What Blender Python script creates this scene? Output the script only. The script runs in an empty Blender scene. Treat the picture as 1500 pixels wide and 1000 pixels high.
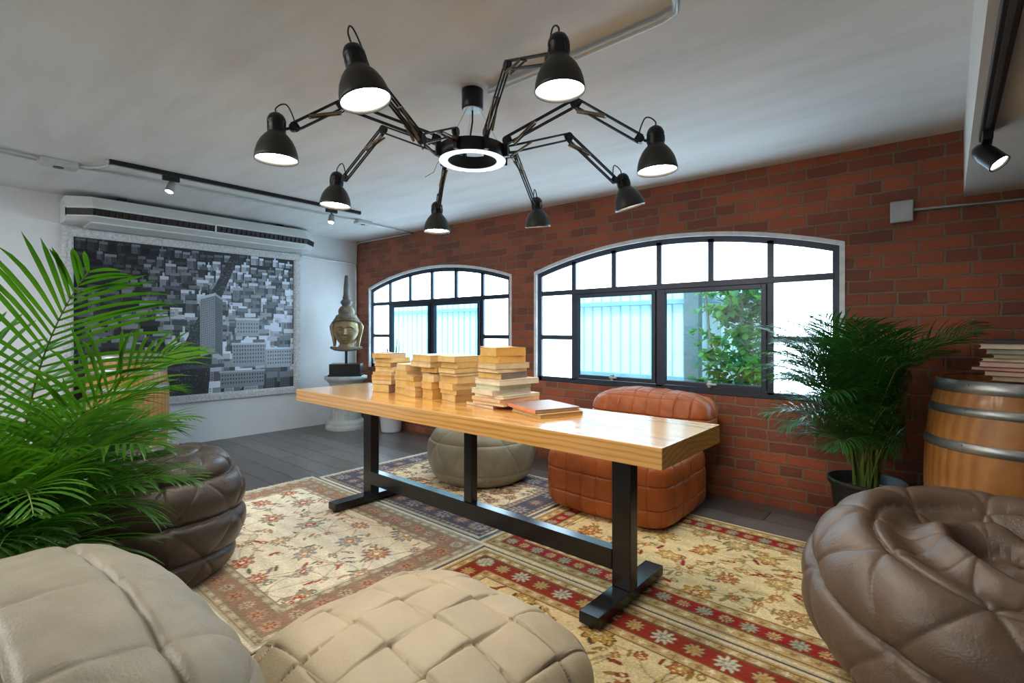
import bpy, math, random
import numpy as np
from mathutils import Vector, Matrix

random.seed(7)
RNG = np.random.default_rng(11)
PI = math.pi
SC = bpy.context.scene
COL = SC.collection

# ------------------------------------------------------------------ helpers
class MB:
    """collects shapes into one mesh"""
    def __init__(self):
        self.v = []; self.f = []; self.s = []
    def add(self, vs, fs, smooth=False):
        b = len(self.v)
        self.v.extend([tuple(p) for p in vs])
        self.f.extend([tuple(i + b for i in q) for q in fs])
        self.s.extend([smooth] * len(fs))
        return self
    def box(self, x0, x1, y0, y1, z0, z1, M=None):
        vs = [(x, y, z) for z in (z0, z1) for y in (y0, y1) for x in (x0, x1)]
        if M is not None: vs = [tuple(M @ Vector(p)) for p in vs]
        return self.add(vs, [(0, 2, 3, 1), (4, 5, 7, 6), (0, 1, 5, 4), (2, 6, 7, 3), (0, 4, 6, 2), (1, 3, 7, 5)])
    def rbox(self, x0, x1, y0, y1, z0, z1, r=.004, M=None):
        """box with chamfered edges"""
        r = min(r, (x1 - x0) * .45, (y1 - y0) * .45, (z1 - z0) * .45)
        import bmesh
        bm = bmesh.new()
        bmesh.ops.create_cube(bm, size=1)
        for v in bm.verts:
            v.co = Vector(((x0 + x1) / 2 + v.co.x * (x1 - x0), (y0 + y1) / 2 + v.co.y * (y1 - y0), (z0 + z1) / 2 + v.co.z * (z1 - z0)))
        bmesh.ops.bevel(bm, geom=bm.edges[:], offset=r, segments=2, profile=.6, affect='EDGES')
        bm.verts.index_update()
        vs = [(M @ v.co if M is not None else v.co)[:] for v in bm.verts]
        fs = [tuple(v.index for v in f.verts) for f in bm.faces]
        bm.free()
        return self.add(vs, fs)
    def cyl(self, p0, p1, r0, r1=None, n=20, caps=True, smooth=True):
        r1 = r0 if r1 is None else r1
        p0 = Vector(p0); p1 = Vector(p1); d = (p1 - p0).normalized()
        a = d.orthogonal().normalized(); c = d.cross(a)
        vs = []
        for p, r in ((p0, r0), (p1, r1)):
            for i in range(n):
                t = 2 * PI * i / n
                vs.append(p + (a * math.cos(t) + c * math.sin(t)) * r)
        self.add(vs, [(i, (i + 1) % n, n + (i + 1) % n, n + i) for i in range(n)], smooth)
        if caps:
            self.add(vs[:n], [tuple(reversed(range(n)))]); self.add(vs[n:], [tuple(range(n))])
        return self
    def tube(self, pts, r, n=8, caps=True):
        pts = [Vector(p) for p in pts]; m = len(pts)
        rs = r if isinstance(r, (list, tuple)) else [r] * m
        vs = []; a = None
        for i, p in enumerate(pts):
            d = (pts[min(i + 1, m - 1)] - pts[max(i - 1, 0)]).normalized()
            a = d.orthogonal().normalized() if a is None else (a - d * a.dot(d)).normalized()
            c = d.cross(a)
            for k in range(n):
                t = 2 * PI * k / n
                vs.append(p + (a * math.cos(t) + c * math.sin(t)) * rs[i])
        fs = [(i * n + k, i * n + (k + 1) % n, (i + 1) * n + (k + 1) % n, (i + 1) * n + k) for i in range(m - 1) for k in range(n)]
        self.add(vs, fs, True)
        if caps:
            self.add(vs[:n], [tuple(reversed(range(n)))]); self.add(vs[-n:], [tuple(range(n))])
        return self
    def lathe(self, prof, n=40, M=None, flute=None, close=True):
        """prof: list of (r, z); flute: f(theta, k) -> radius factor"""
        vs = []
        for k, (r, z) in enumerate(prof):
            for i in range(n):
                t = 2 * PI * i / n
                rr = r * (flute(t, k) if flute else 1)
                vs.append((rr * math.cos(t), rr * math.sin(t), z))
        if M is not None: vs = [tuple(M @ Vector(p)) for p in vs]
        fs = [(k * n + i, k * n + (i + 1) % n, (k + 1) * n + (i + 1) % n, (k + 1) * n + i) for k in range(len(prof) - 1) for i in range(n)]
        self.add(vs, fs, True)
        if close:
            if prof[0][0] > 1e-4: self.add(vs[:n], [tuple(reversed(range(n)))])
            if prof[-1][0] > 1e-4: self.add(vs[-n:], [tuple(range(n))])
        return self
    def build(self, name, mat, parent=None, loc=None):
        me = bpy.data.meshes.new(name)
        me.from_pydata(self.v, [], self.f)
        me.polygons.foreach_set('use_smooth', self.s)
        me.update()
        return link(name, me, mat, parent, loc)

def link(name, me, mat, parent=None, loc=None):
    o = bpy.data.objects.new(name, me)
    COL.objects.link(o)
    if mat is not None: me.materials.append(mat)
    if parent is not None: o.parent = parent
    if loc is not None: o.location = loc
    return o

def npmesh(name, V, Fq, mat, parent=None, smooth=True, loc=None, color=None):
    me = bpy.data.meshes.new(name)
    V = np.asarray(V, dtype=np.float32); Fq = np.asarray(Fq, dtype=np.int32)
    me.vertices.add(len(V)); me.vertices.foreach_set('co', V.ravel())
    nf, k = Fq.shape
    me.loops.add(nf * k); me.loops.foreach_set('vertex_index', Fq.ravel())
    me.polygons.add(nf); me.polygons.foreach_set('loop_start', np.arange(0, nf * k, k, dtype=np.int32))
    me.polygons.foreach_set('use_smooth', np.full(nf, smooth))
    me.update(calc_edges=True); me.validate()
    if color is not None:
        at = me.color_attributes.new('pattern', 'FLOAT_COLOR', 'POINT')
        c = np.ones((len(V), 4), dtype=np.float32); c[:, :3] = color
        at.data.foreach_set('color', c.ravel())
    return link(name, me, mat, parent, loc)

def tag(o, label=None, cat=None, group=None, kind=None):
    if label: o['label'] = label
    if cat: o['category'] = cat
    if group: o['group'] = group
    if kind: o['kind'] = kind
    return o

def thing(name, label, cat, loc=(0, 0, 0), rz=0, group=None, kind=None):
    o = bpy.data.objects.new(name, None); COL.objects.link(o)
    o.location = loc; o.rotation_euler = (0, 0, rz); o.empty_display_size = .05
    return tag(o, label, cat, group, kind)

def srgb(r, g, b):
    f = lambda c: (c / 255 / 12.92) if c / 255 <= .04045 else ((c / 255 + .055) / 1.055) ** 2.4
    return (f(r), f(g), f(b), 1)

# ------------------------------------------------------------------ materials
class Nodes:
    def __init__(self, name):
        self.m = bpy.data.materials.new(name); self.m.use_nodes = True
        self.t = self.m.node_tree; self.t.nodes.clear()
        self.out = self.t.nodes.new('ShaderNodeOutputMaterial')
    def n(self, kind, **kw):
        o = self.t.nodes.new(kind)
        for k, v in kw.items():
            if k.startswith('i_'): o.inputs[k[2:].replace('_', ' ')].default_value = v
            else: setattr(o, k, v)
        return o
    def l(self, a, b): self.t.links.new(a, b)
    def coord(self, scale=(1, 1, 1), rot=(0, 0, 0)):
        tc = self.n('ShaderNodeTexCoord'); mp = self.n('ShaderNodeMapping')
        mp.inputs['Scale'].default_value = scale; mp.inputs['Rotation'].default_value = rot
        self.l(tc.outputs['Object'], mp.inputs['Vector']); return mp.outputs['Vector']
    def ramp(self, fac, stops):
        r = self.n('ShaderNodeValToRGB'); e = r.color_ramp.elements
        while len(e) < len(stops): e.new(.5)
        for i, (p, c) in enumerate(stops): e[i].position = p; e[i].color = c
        self.l(fac, r.inputs['Fac']); return r.outputs['Color']
    def noise(self, vec, scale, detail=4, rough=.55):
        x = self.n('ShaderNodeTexNoise'); x.inputs['Scale'].default_value = scale
        x.inputs['Detail'].default_value = detail; x.inputs['Roughness'].default_value = rough
        if vec is not None: self.l(vec, x.inputs['Vector'])
        return x.outputs['Fac']
    def bump(self, h, strength=.3, dist=.01):
        b = self.n('ShaderNodeBump'); b.inputs['Strength'].default_value = strength; b.inputs['Distance'].default_value = dist
        self.l(h, b.inputs['Height']); return b.outputs['Normal']
    def mix(self, fac, a, b, mode='MIX'):
        x = self.n('ShaderNodeMix', data_type='RGBA', blend_type=mode)
        for s, v in ((0, fac), (6, a), (7, b)):
            if hasattr(v, 'is_linked'): self.l(v, x.inputs[s])
            else: x.inputs[s].default_value = v
        return x.outputs[2]
    def principled(self, base, rough=.5, metal=0, normal=None, spec=.5, coat=0):
        p = self.n('ShaderNodeBsdfPrincipled')
        for k, v in (('Base Color', base), ('Roughness', rough), ('Metallic', metal)):
            if hasattr(v, 'is_linked'): self.l(v, p.inputs[k])
            else: p.inputs[k].default_value = v
        p.inputs['Specular IOR Level'].default_value = spec
        p.inputs['Coat Weight'].default_value = coat
        if normal is not None: self.l(normal, p.inputs['Normal'])
        self.l(p.outputs[0], self.out.inputs[0]); return p

def mat(name, c, rough=.5, metal=0, var=.12, scale=12, bump=0, spec=.5, coat=0, bdist=.004):
    """plain material with a little mottling"""
    N = Nodes(name); v = N.coord(); f = N.noise(v, scale)
    lo = tuple(x * (1 - var) for x in c[:3]) + (1,); hi = tuple(min(1, x * (1 + var)) for x in c[:3]) + (1,)
    col = N.ramp(f, [(.3, lo), (.7, hi)])
    nm = N.bump(N.noise(v, scale * 3), bump, bdist) if bump else None
    N.principled(col, rough, metal, nm, spec, coat); return N.m

def emit(name, c, s):
    N = Nodes(name); e = N.n('ShaderNodeEmission'); e.inputs['Color'].default_value = c; e.inputs['Strength'].default_value = s
    N.l(e.outputs[0], N.out.inputs[0]); return N.m

def m_brick():
    N = Nodes('brick'); tc = N.n('ShaderNodeTexCoord'); sp = N.n('ShaderNodeSeparateXYZ'); N.l(tc.outputs['Object'], sp.inputs[0])
    cb = N.n('ShaderNodeCombineXYZ'); N.l(sp.outputs['X'], cb.inputs['X']); N.l(sp.outputs['Z'], cb.inputs['Y'])
    wob = N.n('ShaderNodeTexNoise'); wob.inputs['Scale'].default_value = 9; wob.inputs['Detail'].default_value = 2; N.l(cb.outputs[0], wob.inputs['Vector'])
    wv = N.n('ShaderNodeVectorMath', operation='MULTIPLY_ADD'); N.l(wob.outputs['Color'], wv.inputs[0]); wv.inputs[1].default_value = (.020, .020, 0); N.l(cb.outputs[0], wv.inputs[2])
    b = N.n('ShaderNodeTexBrick'); N.l(wv.outputs[0], b.inputs['Vector'])
    b.offset = .5; b.squash = .62; b.squash_frequency = 3; b.offset_frequency = 2
    for k, v in (('Scale', 1), ('Mortar Size', .0072), ('Mortar Smooth', .35), ('Bias', -.12), ('Brick Width', .222), ('Row Height', .0735)): b.inputs[k].default_value = v
    b.inputs['Color1'].default_value = (.42, .105, .042, 1); b.inputs['Color2'].default_value = (.17, .050, .034, 1); b.inputs['Mortar'].default_value = (.235, .170, .115, 1)
    big = N.noise(cb.outputs[0], 1.3, 3); fine = N.noise(cb.outputs[0], 60, 5, .7)
    c = N.mix(N.ramp(fine, [(.35, (0, 0, 0, 1)), (.75, (.5, .5, .5, 1))]), b.outputs['Color'], (.17, .075, .05, 1))
    sp2 = N.noise(cb.outputs[0], 7, 6, .7)
    c = N.mix(N.ramp(sp2, [(.60, (0, 0, 0, 1)), (.74, (.45, .45, .45, 1))]), c, (.30, .22, .17, 1))
    c = N.mix(1.0, c, N.ramp(big, [(.3, (.75, .75, .78, 1)), (.7, (1.2, 1.15, 1.1, 1))]), 'MULTIPLY')
    hm = N.n('ShaderNodeMath', operation='MULTIPLY_ADD'); N.l(b.outputs['Fac'], hm.inputs[0]); hm.inputs[1].default_value = -1.0; N.l(fine, hm.inputs[2])
    N.principled(c, .62, 0, N.bump(hm.outputs[0], .7, .008), .4); return N.m

def m_plaster(name, c, dirt, scale=.9, amt=.35, rough=.75):
    N = Nodes(name); v = N.coord(); st = N.coord((.35, 1.6, 1), (0, 0, .25))
    a = N.noise(st, scale * 2.2, 6, .62); s = N.noise(v, 26, 3, .6)
    base = N.mix(N.ramp(a, [(.42, (0, 0, 0, 1)), (.78, (amt, amt, amt, 1))]), c, dirt)
    base = N.mix(N.ramp(s, [(.70, (0, 0, 0, 1)), (.80, (.35, .35, .35, 1))]), base, dirt)
    N.principled(base, rough, 0, N.bump(N.noise(v, 14, 5), .15, .01), .3); return N.m

def m_floor():
    N = Nodes('dark floor boards'); tc = N.n('ShaderNodeTexCoord')
    b = N.n('ShaderNodeTexBrick'); N.l(tc.outputs['Object'], b.inputs['Vector']); b.offset = .37; b.offset_frequency = 2; b.squash = 1
    for k, v in (('Scale', 1), ('Mortar Size', .005), ('Mortar Smooth', .1), ('Bias', 0), ('Brick Width', 2.3), ('Row Height', .185)): b.inputs[k].default_value = v
    b.inputs['Color1'].default_value = (.15, .135, .128, 1); b.inputs['Color2'].default_value = (.072, .063, .058, 1); b.inputs['Mortar'].default_value = (.008, .007, .007, 1)
    mp = N.n('ShaderNodeMapping'); mp.inputs['Scale'].default_value = (1.2, 14, 1); N.l(tc.outputs['Object'], mp.inputs['Vector'])
    g = N.noise(mp.outputs[0], 5, 6, .65)
    c = N.mix(1, b.outputs['Color'], N.ramp(g, [(.3, (.65, .65, .65, 1)), (.7, (1.35, 1.32, 1.3, 1))]), 'MULTIPLY')
    sp = N.noise(N.coord(), 7, 6, .7)
    c = N.mix(N.ramp(sp, [(.66, (0, 0, 0, 1)), (.74, (.35, .35, .35, 1))]), c, (.25, .24, .23, 1))
    hm = N.n('ShaderNodeMath', operation='MULTIPLY_ADD'); N.l(b.outputs['Fac'], hm.inputs[0]); hm.inputs[1].default_value = -2.0; N.l(g, hm.inputs[2])
    N.principled(c, .30, 0, N.bump(hm.outputs[0], .25, .004), .6); return N.m

def m_wood(name, c1, c2, scale=(1, 1, 1), rough=.3, coat=0, ring=9, dist=5):
    N = Nodes(name); v = N.coord(scale)
    w = N.n('ShaderNodeTexWave', wave_type='BANDS', bands_direction='Y'); N.l(v, w.inputs['Vector'])
    w.inputs['Scale'].default_value = ring; w.inputs['Distortion'].default_value = dist; w.inputs['Detail'].default_value = 3; w.inputs['Detail Scale'].default_value = .7
    f = N.noise(N.coord(tuple(s * k for s, k in zip(scale, (3, 60, 60)))), 1, 4)
    c = N.ramp(w.outputs['Fac'], [(.1, c1), (.9, c2)])
    c = N.mix(1, c, N.ramp(f, [(.3, (.88, .86, .84, 1)), (.7, (1.08, 1.08, 1.08, 1))]), 'MULTIPLY')
    N.principled(c, rough, 0, None, .5, coat); return N.m

def m_leather(name, c, rough=.42, var=.18, scale=5, spec=.5):
    N = Nodes(name); v = N.coord(); a = N.noise(v, scale, 5, .6); f = N.noise(v, 170, 2)
    w = N.noise(v, 16, 5, .6)
    lo = tuple(x * (1 - var) for x in c[:3]) + (1,); hi = tuple(min(1, x * (1 + var)) for x in c[:3]) + (1,)
    col = N.ramp(a, [(.3, lo), (.7, hi)])
    hm = N.n('ShaderNodeMath', operation='MULTIPLY_ADD'); N.l(w, hm.inputs[0]); hm.inputs[1].default_value = 2.5; N.l(f, hm.inputs[2])
    N.principled(col, rough, 0, N.bump(hm.outputs[0], .22, .006), spec); return N.m

def m_attr(name, rough=.9, bump=.4, bscale=220, spec=.2, coat=0):
    N = Nodes(name); a = N.n('ShaderNodeVertexColor'); a.layer_name = 'pattern'
    f = N.noise(N.coord(), bscale, 3)
    c = N.mix(1, a.outputs['Color'], N.ramp(f, [(.3, (.82, .82, .82, 1)), (.7, (1.15, 1.15, 1.15, 1))]), 'MULTIPLY') if bump else a.outputs['Color']
    N.principled(c, rough, 0, N.bump(f, bump, .004) if bump else None, spec, coat); return N.m

def m_leaf(name, c1, c2, rough=.38, trans=.35):
    N = Nodes(name); f = N.noise(N.coord(), 3.5, 3)
    col = N.ramp(f, [(.3, c1), (.7, c2)])
    p = N.n('ShaderNodeBsdfPrincipled'); N.l(col, p.inputs['Base Color']); p.inputs['Roughness'].default_value = rough
    t = N.n('ShaderNodeBsdfTranslucent'); N.l(N.mix(1, col, (1.5, 1.5, .6, 1), 'MULTIPLY'), t.inputs['Color'])
    x = N.n('ShaderNodeMixShader'); x.inputs[0].default_value = trans
    N.l(p.outputs[0], x.inputs[1]); N.l(t.outputs[0], x.inputs[2]); N.l(x.outputs[0], N.out.inputs[0]); return N.m

def m_clear():
    N = Nodes('clear window glass'); t = N.n('ShaderNodeBsdfTransparent'); t.inputs[0].default_value = (.90, .97, .97, 1)
    g = N.n('ShaderNodeBsdfGlossy'); g.inputs['Roughness'].default_value = .02
    x = N.n('ShaderNodeMixShader'); x.inputs[0].default_value = .045
    N.l(t.outputs[0], x.inputs[1]); N.l(g.outputs[0], x.inputs[2]); N.l(x.outputs[0], N.out.inputs[0]); return N.m

def m_frosted(s):
    N = Nodes('daylit frosted glass'); e = N.n('ShaderNodeEmission'); e.inputs['Color'].default_value = (.54, .80, 1, 1); e.inputs['Strength'].default_value = s
    g = N.n('ShaderNodeBsdfDiffuse'); g.inputs['Color'].default_value = (.75, .8, .82, 1)
    a = N.n('ShaderNodeAddShader'); N.l(e.outputs[0], a.inputs[0]); N.l(g.outputs[0], a.inputs[1]); N.l(a.outputs[0], N.out.inputs[0]); return N.m

BRICK = m_brick()
WHITE_WALL = m_plaster('white wall paint', (.74, .76, .78, 1), (.50, .50, .49, 1), amt=.25)
CEIL = m_plaster('painted concrete ceiling', (.71, .70, .69, 1), (.46, .42, .37, 1), scale=1.6, amt=.42)
BEAM = m_plaster('beam paint', (.66, .64, .61, 1), (.5, .47, .44, 1), amt=.25)
FLOOR = m_floor()
FRAME_BLUE = mat('dark blue steel', (.028, .036, .060, 1), .38, .2, .1)
REVEAL = mat('white reveal plaster', (.72, .74, .76, 1), .8, 0, .12, 20, .3)
FROST = m_frosted(6.5)
CLEAR = m_clear()
BLACK = mat('black metal', (.012, .012, .014, 1), .35, .3, .2)
BLACK_STEEL = mat('black lacquered steel', (.010, .010, .012, 1), .24, .2, .2)
SHADE_MAT = mat('dark grey lamp paint', (.035, .034, .030, 1), .42, .25, .1)
ROD = mat('lamp arm steel', (.035, .034, .040, 1), .3, .7, .1)
SPRING = mat('bronze spring', (.22, .17, .12, 1), .35, .8, .1)
STEEL = mat('galvanised steel', (.42, .43, .43, 1), .36, .85, .15, 8)
CONDUIT = mat('grey conduit', (.50, .52, .52, 1), .45, .3, .1)
AC_WHITE = mat('cream white plastic', (.66, .68, .66, 1), .35, 0, .03)
AC_BLACK = mat('grille black', (.008, .008, .008, 1), .5)
AC_FIN = mat('grille fin brown', (.028, .020, .016, 1), .4)
LAMP_GLOW = emit('lamp glow', (1, .93, .82, 1), 26)
RING_GLOW = emit('ring glow', (.72, .88, 1, 1), 1.15)
SPOT_GLOW = emit('spot glow', (1, .86, .66, 1), 60)
def m_oak():
    N = Nodes('varnished oak top'); tc = N.n('ShaderNodeTexCoord'); sp = N.n('ShaderNodeSeparateXYZ'); N.l(tc.outputs['Object'], sp.inputs[0])
    mp = N.n('ShaderNodeMapping'); mp.inputs['Scale'].default_value = (.55, 3.2, 3.2); N.l(tc.outputs['Object'], mp.inputs['Vector'])
    w = N.n('ShaderNodeTexWave', wave_type='RINGS', rings_direction='X'); N.l(mp.outputs[0], w.inputs['Vector'])
    w.inputs['Scale'].default_value = 4.5; w.inputs['Distortion'].default_value = 5; w.inputs['Detail'].default_value = 3; w.inputs['Detail Scale'].default_value = .8
    g = N.noise(N.coord((2.5, 70, 70)), 1, 5, .6)
    c = N.ramp(w.outputs['Fac'], [(.05, srgb(226, 174, 100)), (.75, srgb(222, 166, 90)), (.97, srgb(204, 144, 70))])
    c = N.mix(1, c, N.ramp(g, [(.3, (.86, .84, .80, 1)), (.7, (1.10, 1.10, 1.10, 1))]), 'MULTIPLY')
    p = N.principled(c, .26, 0, None, .7, .8); p.inputs['Coat Roughness'].default_value = .16; p.inputs['Coat IOR'].default_value = 1.65; return N.m
OAK = m_oak()
COVERS = {}

# ------------------------------------------------------------------ camera
FPX = 733.0; YAW = math.radians(49); HC = 1.16
cam = bpy.data.cameras.new('camera'); camo = bpy.data.objects.new('camera', cam); COL.objects.link(camo)
cam.lens = FPX / 1500 * 36; cam.sensor_width = 36; cam.sensor_fit = 'HORIZONTAL'
cam.shift_y = -15 / 1500; cam.clip_start = .02
fwd = Vector((-math.cos(YAW), math.sin(YAW), 0))
camo.location = (0, 0, HC)
camo.rotation_euler = fwd.to_track_quat('-Z', 'Y').to_euler()
SC.camera = camo

# ------------------------------------------------------------------ room shell
XA, YB, XR, YF = -5.88, 3.64, 2.6, -2.4
def cz(x, y): return 2.331 - .0141 * (x + 5.88) - .0094 * (y - 3.64)

b = MB(); b.box(XA - .2, XR + .2, YF - .2, YB + .25, -.12, 0)
tag(b.build('floor', FLOOR), 'dark stained wide plank floor around the rugs', 'floor', kind='structure')
b = MB()
cs = [(XA - .2, YF - .2), (XR + .2, YF - .2), (XR + .2, YB + .3), (XA - .2, YB + .3)]
b.add([(x, y, cz(x, y)) for x, y in cs] + [(x, y, cz(x, y) + .25) for x, y in cs],
      [(3, 2, 1, 0), (4, 5, 6, 7), (0, 1, 5, 4), (1, 2, 6, 5), (2, 3, 7, 6), (3, 0, 4, 7)])
tag(b.build('ceiling', CEIL), 'stained off-white concrete ceiling above the lamps', 'ceiling', kind='structure')

WINS = [dict(x0=-5.60, x1=-3.165), dict(x0=-2.89, x1=-.47)]
SILL, SPRING_Z, CROWN = .705, 1.708, 1.893
def arch(w, x):
    c = (w['x0'] + w['x1']) / 2; hw = (w['x1'] - w['x0']) / 2; s = CROWN - SPRING_Z
    R = (hw * hw + s * s) / (2 * s)
    return CROWN - R + math.sqrt(max(0, R * R - (x - c) ** 2))
b = MB(); T = .22; TOP = 2.5
def prism(b, xs, zlo, zhi, y0, y1):
    for i in range(len(xs) - 1):
        a, c = xs[i], xs[i + 1]
        vs = [(x, y, z) for y in (y0, y1) for x, z in ((a, zlo(a)), (c, zlo(c)), (c, zhi(c)), (a, zhi(a)))]
        b.add(vs, [(0, 1, 2, 3), (7, 6, 5, 4), (0, 4, 5, 1), (3, 2, 6, 7), (0, 3, 7, 4), (1, 5, 6, 2)])
def seq(a, c, n): return [a + (c - a) * i / n for i in range(n + 1)]
flat = lambda z: (lambda x: z)
topf = lambda x: cz(x, YB) + .02
prism(b, [XA - .2, WINS[0]['x0']], flat(0), topf, YB, YB + T)
prism(b, [WINS[0]['x1'], WINS[1]['x0']], flat(0), topf, YB, YB + T)
prism(b, [WINS[1]['x1'], XR + .2], flat(0), topf, YB, YB + T)
for w in WINS:
    prism(b, [w['x0'], w['x1']], flat(0), flat(SILL), YB, YB + T)
    prism(b, seq(w['x0'], w['x1'], 28), lambda x, w=w: arch(w, x), topf, YB, YB + T)
tag(b.build('wall_back', BRICK), 'red brick wall with two arched windows', 'wall', kind='structure')
b = MB(); b.box(XA - .2, XA, YF - .2, YB + T, 0, 2.42)
tag(b.build('wall_left', WHITE_WALL), 'white painted wall behind the framed city picture', 'wall', kind='structure')
b = MB(); b.box(XR, XR + .2, YF - .2, YB + T, 0, 2.42)
tag(b.build('wall_right', WHITE_WALL), 'plain white wall to the right of the view', 'wall', kind='structure')
b = MB(); b.box(XA - .2, XR + .2, YF - .2, YF, 0, 2.42)
tag(b.build('wall_front', WHITE_WALL), 'plain white wall behind the viewer', 'wall', kind='structure')
b = MB(); b.box(.068, 1.3, YF, YB, 1.886, 2.33)
tag(b.build('trim_1', BEAM), 'boxed white ceiling beam meeting the brick wall', 'ceiling beam', kind='structure')

# ------------------------------------------------------------------ windows
def make_window(idx, w, label):
    x0, x1 = w['x0'], w['x1']; cx = (x0 + x1) / 2
    root = thing('window_%d' % idx, label, 'window', (cx, YB, SILL), kind='structure')
    L = lambda x: x - cx
    A = lambda x: arch(w, x) - SILL
    # white plaster lining of the opening
    b = MB(); t = .028
    prism(b, [L(x0), L(x0) + t], flat(0), lambda x: A(x + cx), -.006, .20)
    prism(b, [L(x1) - t, L(x1)], flat(0), lambda x: A(x + cx), -.006, .20)
    prism(b, [L(x) for x in seq(x0 + t, x1 - t, 28)], lambda x: A(x + cx) - t, lambda x: A(x + cx), -.006, .20)
    b.build('reveal', REVEAL, root)
    X0, X1 = x0 + t, x1 - t
    bays = [X0 + (X1 - X0) * i / 6 for i in range(7)]
    TR = 1.503 - SILL; MID = 1.105 - SILL; fy0, fy1 = .022, .072; fw = .022
    # outer frame and bars
    b = MB()
    prism(b, [L(X0), L(X0) + .04], flat(0), lambda x: A(x + cx) - t, fy0, fy1)
    prism(b, [L(X1) - .04, L(X1)], flat(0), lambda x: A(x + cx) - t, fy0, fy1)
    prism(b, [L(x) for x in seq(X0 + .04, X1 - .04, 28)], lambda x: A(x + cx) - t - .042, lambda x: A(x + cx) - t, fy0, fy1)
    b.rbox(L(X0), L(X1), fy0, fy1, 0, .045, .004)
    b.build('window_frame', FRAME_BLUE, root)
    b = MB()
    b.rbox(L(X0) + .03, L(X1) - .03, fy0 - .004, fy1, TR - .022, TR + .022, .004)
    for i in range(1, 6):
        x = L(bays[i]); hw = .02
        b.box(x - hw, x + hw, fy0, fy1 - .002, TR, A(bays[i]) - t - .02)
        if i in (1, 3, 5):
            hw = .026 if i == 3 else .02
            b.box(x - hw, x + hw, fy0, fy1 - .002, .03, TR)
    for i in (0, 5):
        b.box(L(bays[i]) + .02, L(bays[i + 1]) - .02, fy0 + .002, fy1 - .004, MID - .02, MID + .02)
    b.build('glazing_bar', FRAME_BLUE, root)
    # frosted panes
    b = MB(); gy0, gy1 = .044, .050
    prism(b, [L(x) for x in seq(X0 + .02, X1 - .02, 28)], flat(TR), lambda x: A(x + cx) - t - .02, gy0, gy1)
    for i in (0, 5):
        b.box(L(bays[i]) + .01, L(bays[i + 1]) - .01, gy0, gy1, .02, TR)
    tag(b.build('frosted_pane', FROST, root), 'white frosted panes')
    # two top hung casements with clear glass
    for i0, i1 in ((1, 3), (3, 5)):
        a, c = L(bays[i0]) + .022, L(bays[i1]) - .022; z0, z1 = .050, TR - .024; s = .032
        b = MB()
        b.rbox(a, a + s, .006, .05, z0, z1, .003); b.rbox(c - s, c, .006, .05, z0, z1, .003)
        b.rbox(a + s, c - s, .006, .05, z0, z0 + s, .003); b.rbox(a + s, c - s, .006, .05, z1 - s, z1, .003)
        sash = b.build('casement', FRAME_BLUE, root)
        b = MB(); b.box(a + s, c - s, .026, .031, z0 + s, z1 - s)
        tag(b.build('clear_pane', CLEAR, sash), 'clear glass pane')
        m = (a + c) / 2; b = MB()
        b.rbox(m - .012, m + .012, -.012, .008, z0 + .002, z0 + .05, .003)
        b.cyl((m, -.012, z0 + .03), (m, -.035, z0 + .028), .006, n=10)
        b.rbox(m - .008, m + .062, -.043, -.031, z0 + .020, z0 + .034, .004)
        tag(b.build('latch', STEEL, sash), 'small metal window latch')
make_window(1, WINS[0], 'arched blue steel window behind the book stacks, by the statue')
make_window(2, WINS[1], 'arched blue steel window above the orange seat, tree outside')

# ------------------------------------------------------------------ outside
b = MB(); b.box(-15, 3, YB + T, 9, -.3, -.02)
tag(b.build('ground', mat('alley concrete', (.42, .44, .44, 1), .9, 0, .15, 6)), 'pale concrete ground of the alley outside', 'ground', kind='structure')
FY = 5.25
fence = thing('metal_fence', 'pale corrugated metal fence outside both windows', 'fence', (-3.2, FY, -.02))
b = MB(); x = -11.0; prof = []
while x < 5.0:
    prof += [(x, 0), (x + .092, 0), (x + .100, .026), (x + .118, .026)]; x += .126
vs = [(px, py, z) for z in (0, 3.2) for px, py in prof]; n = len(prof)
b.add(vs, [(i, i + 1, n + i + 1, n + i) for i in range(n - 1)])
b.build('corrugated_sheet', mat('pale blue sheet metal', (.62, .80, .84, 1), .6, 0, .06, 3), fence)
for z in (.67, 1.50, 2.4):
    b = MB(); b.rbox(-11, 5.0, -.05, -.002, z - .025, z + .025, .004)
    b.build('rail', mat('blue grey rail', (.22, .42, .50, 1), .5), fence)
post = thing('steel_post', 'grey steel post with braces standing behind the tree', 'post', (-1.93, 5.0, -.02))
b = MB(); b.rbox(-.075, .075, -.05, .05, 0, 2.6, .006)
b.build('column', mat('grey post paint', (.10, .16, .18, 1), .5), post)
b = MB()
b.cyl((-.02, -.03, 1.50), (-.28, -.03, 2.0), .022); b.cyl((.02, -.03, 1.50), (.30, -.03, 2.0), .022)
b.build('brace', mat('grey brace paint', (.12, .18, .2, 1), .5), post)

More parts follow.
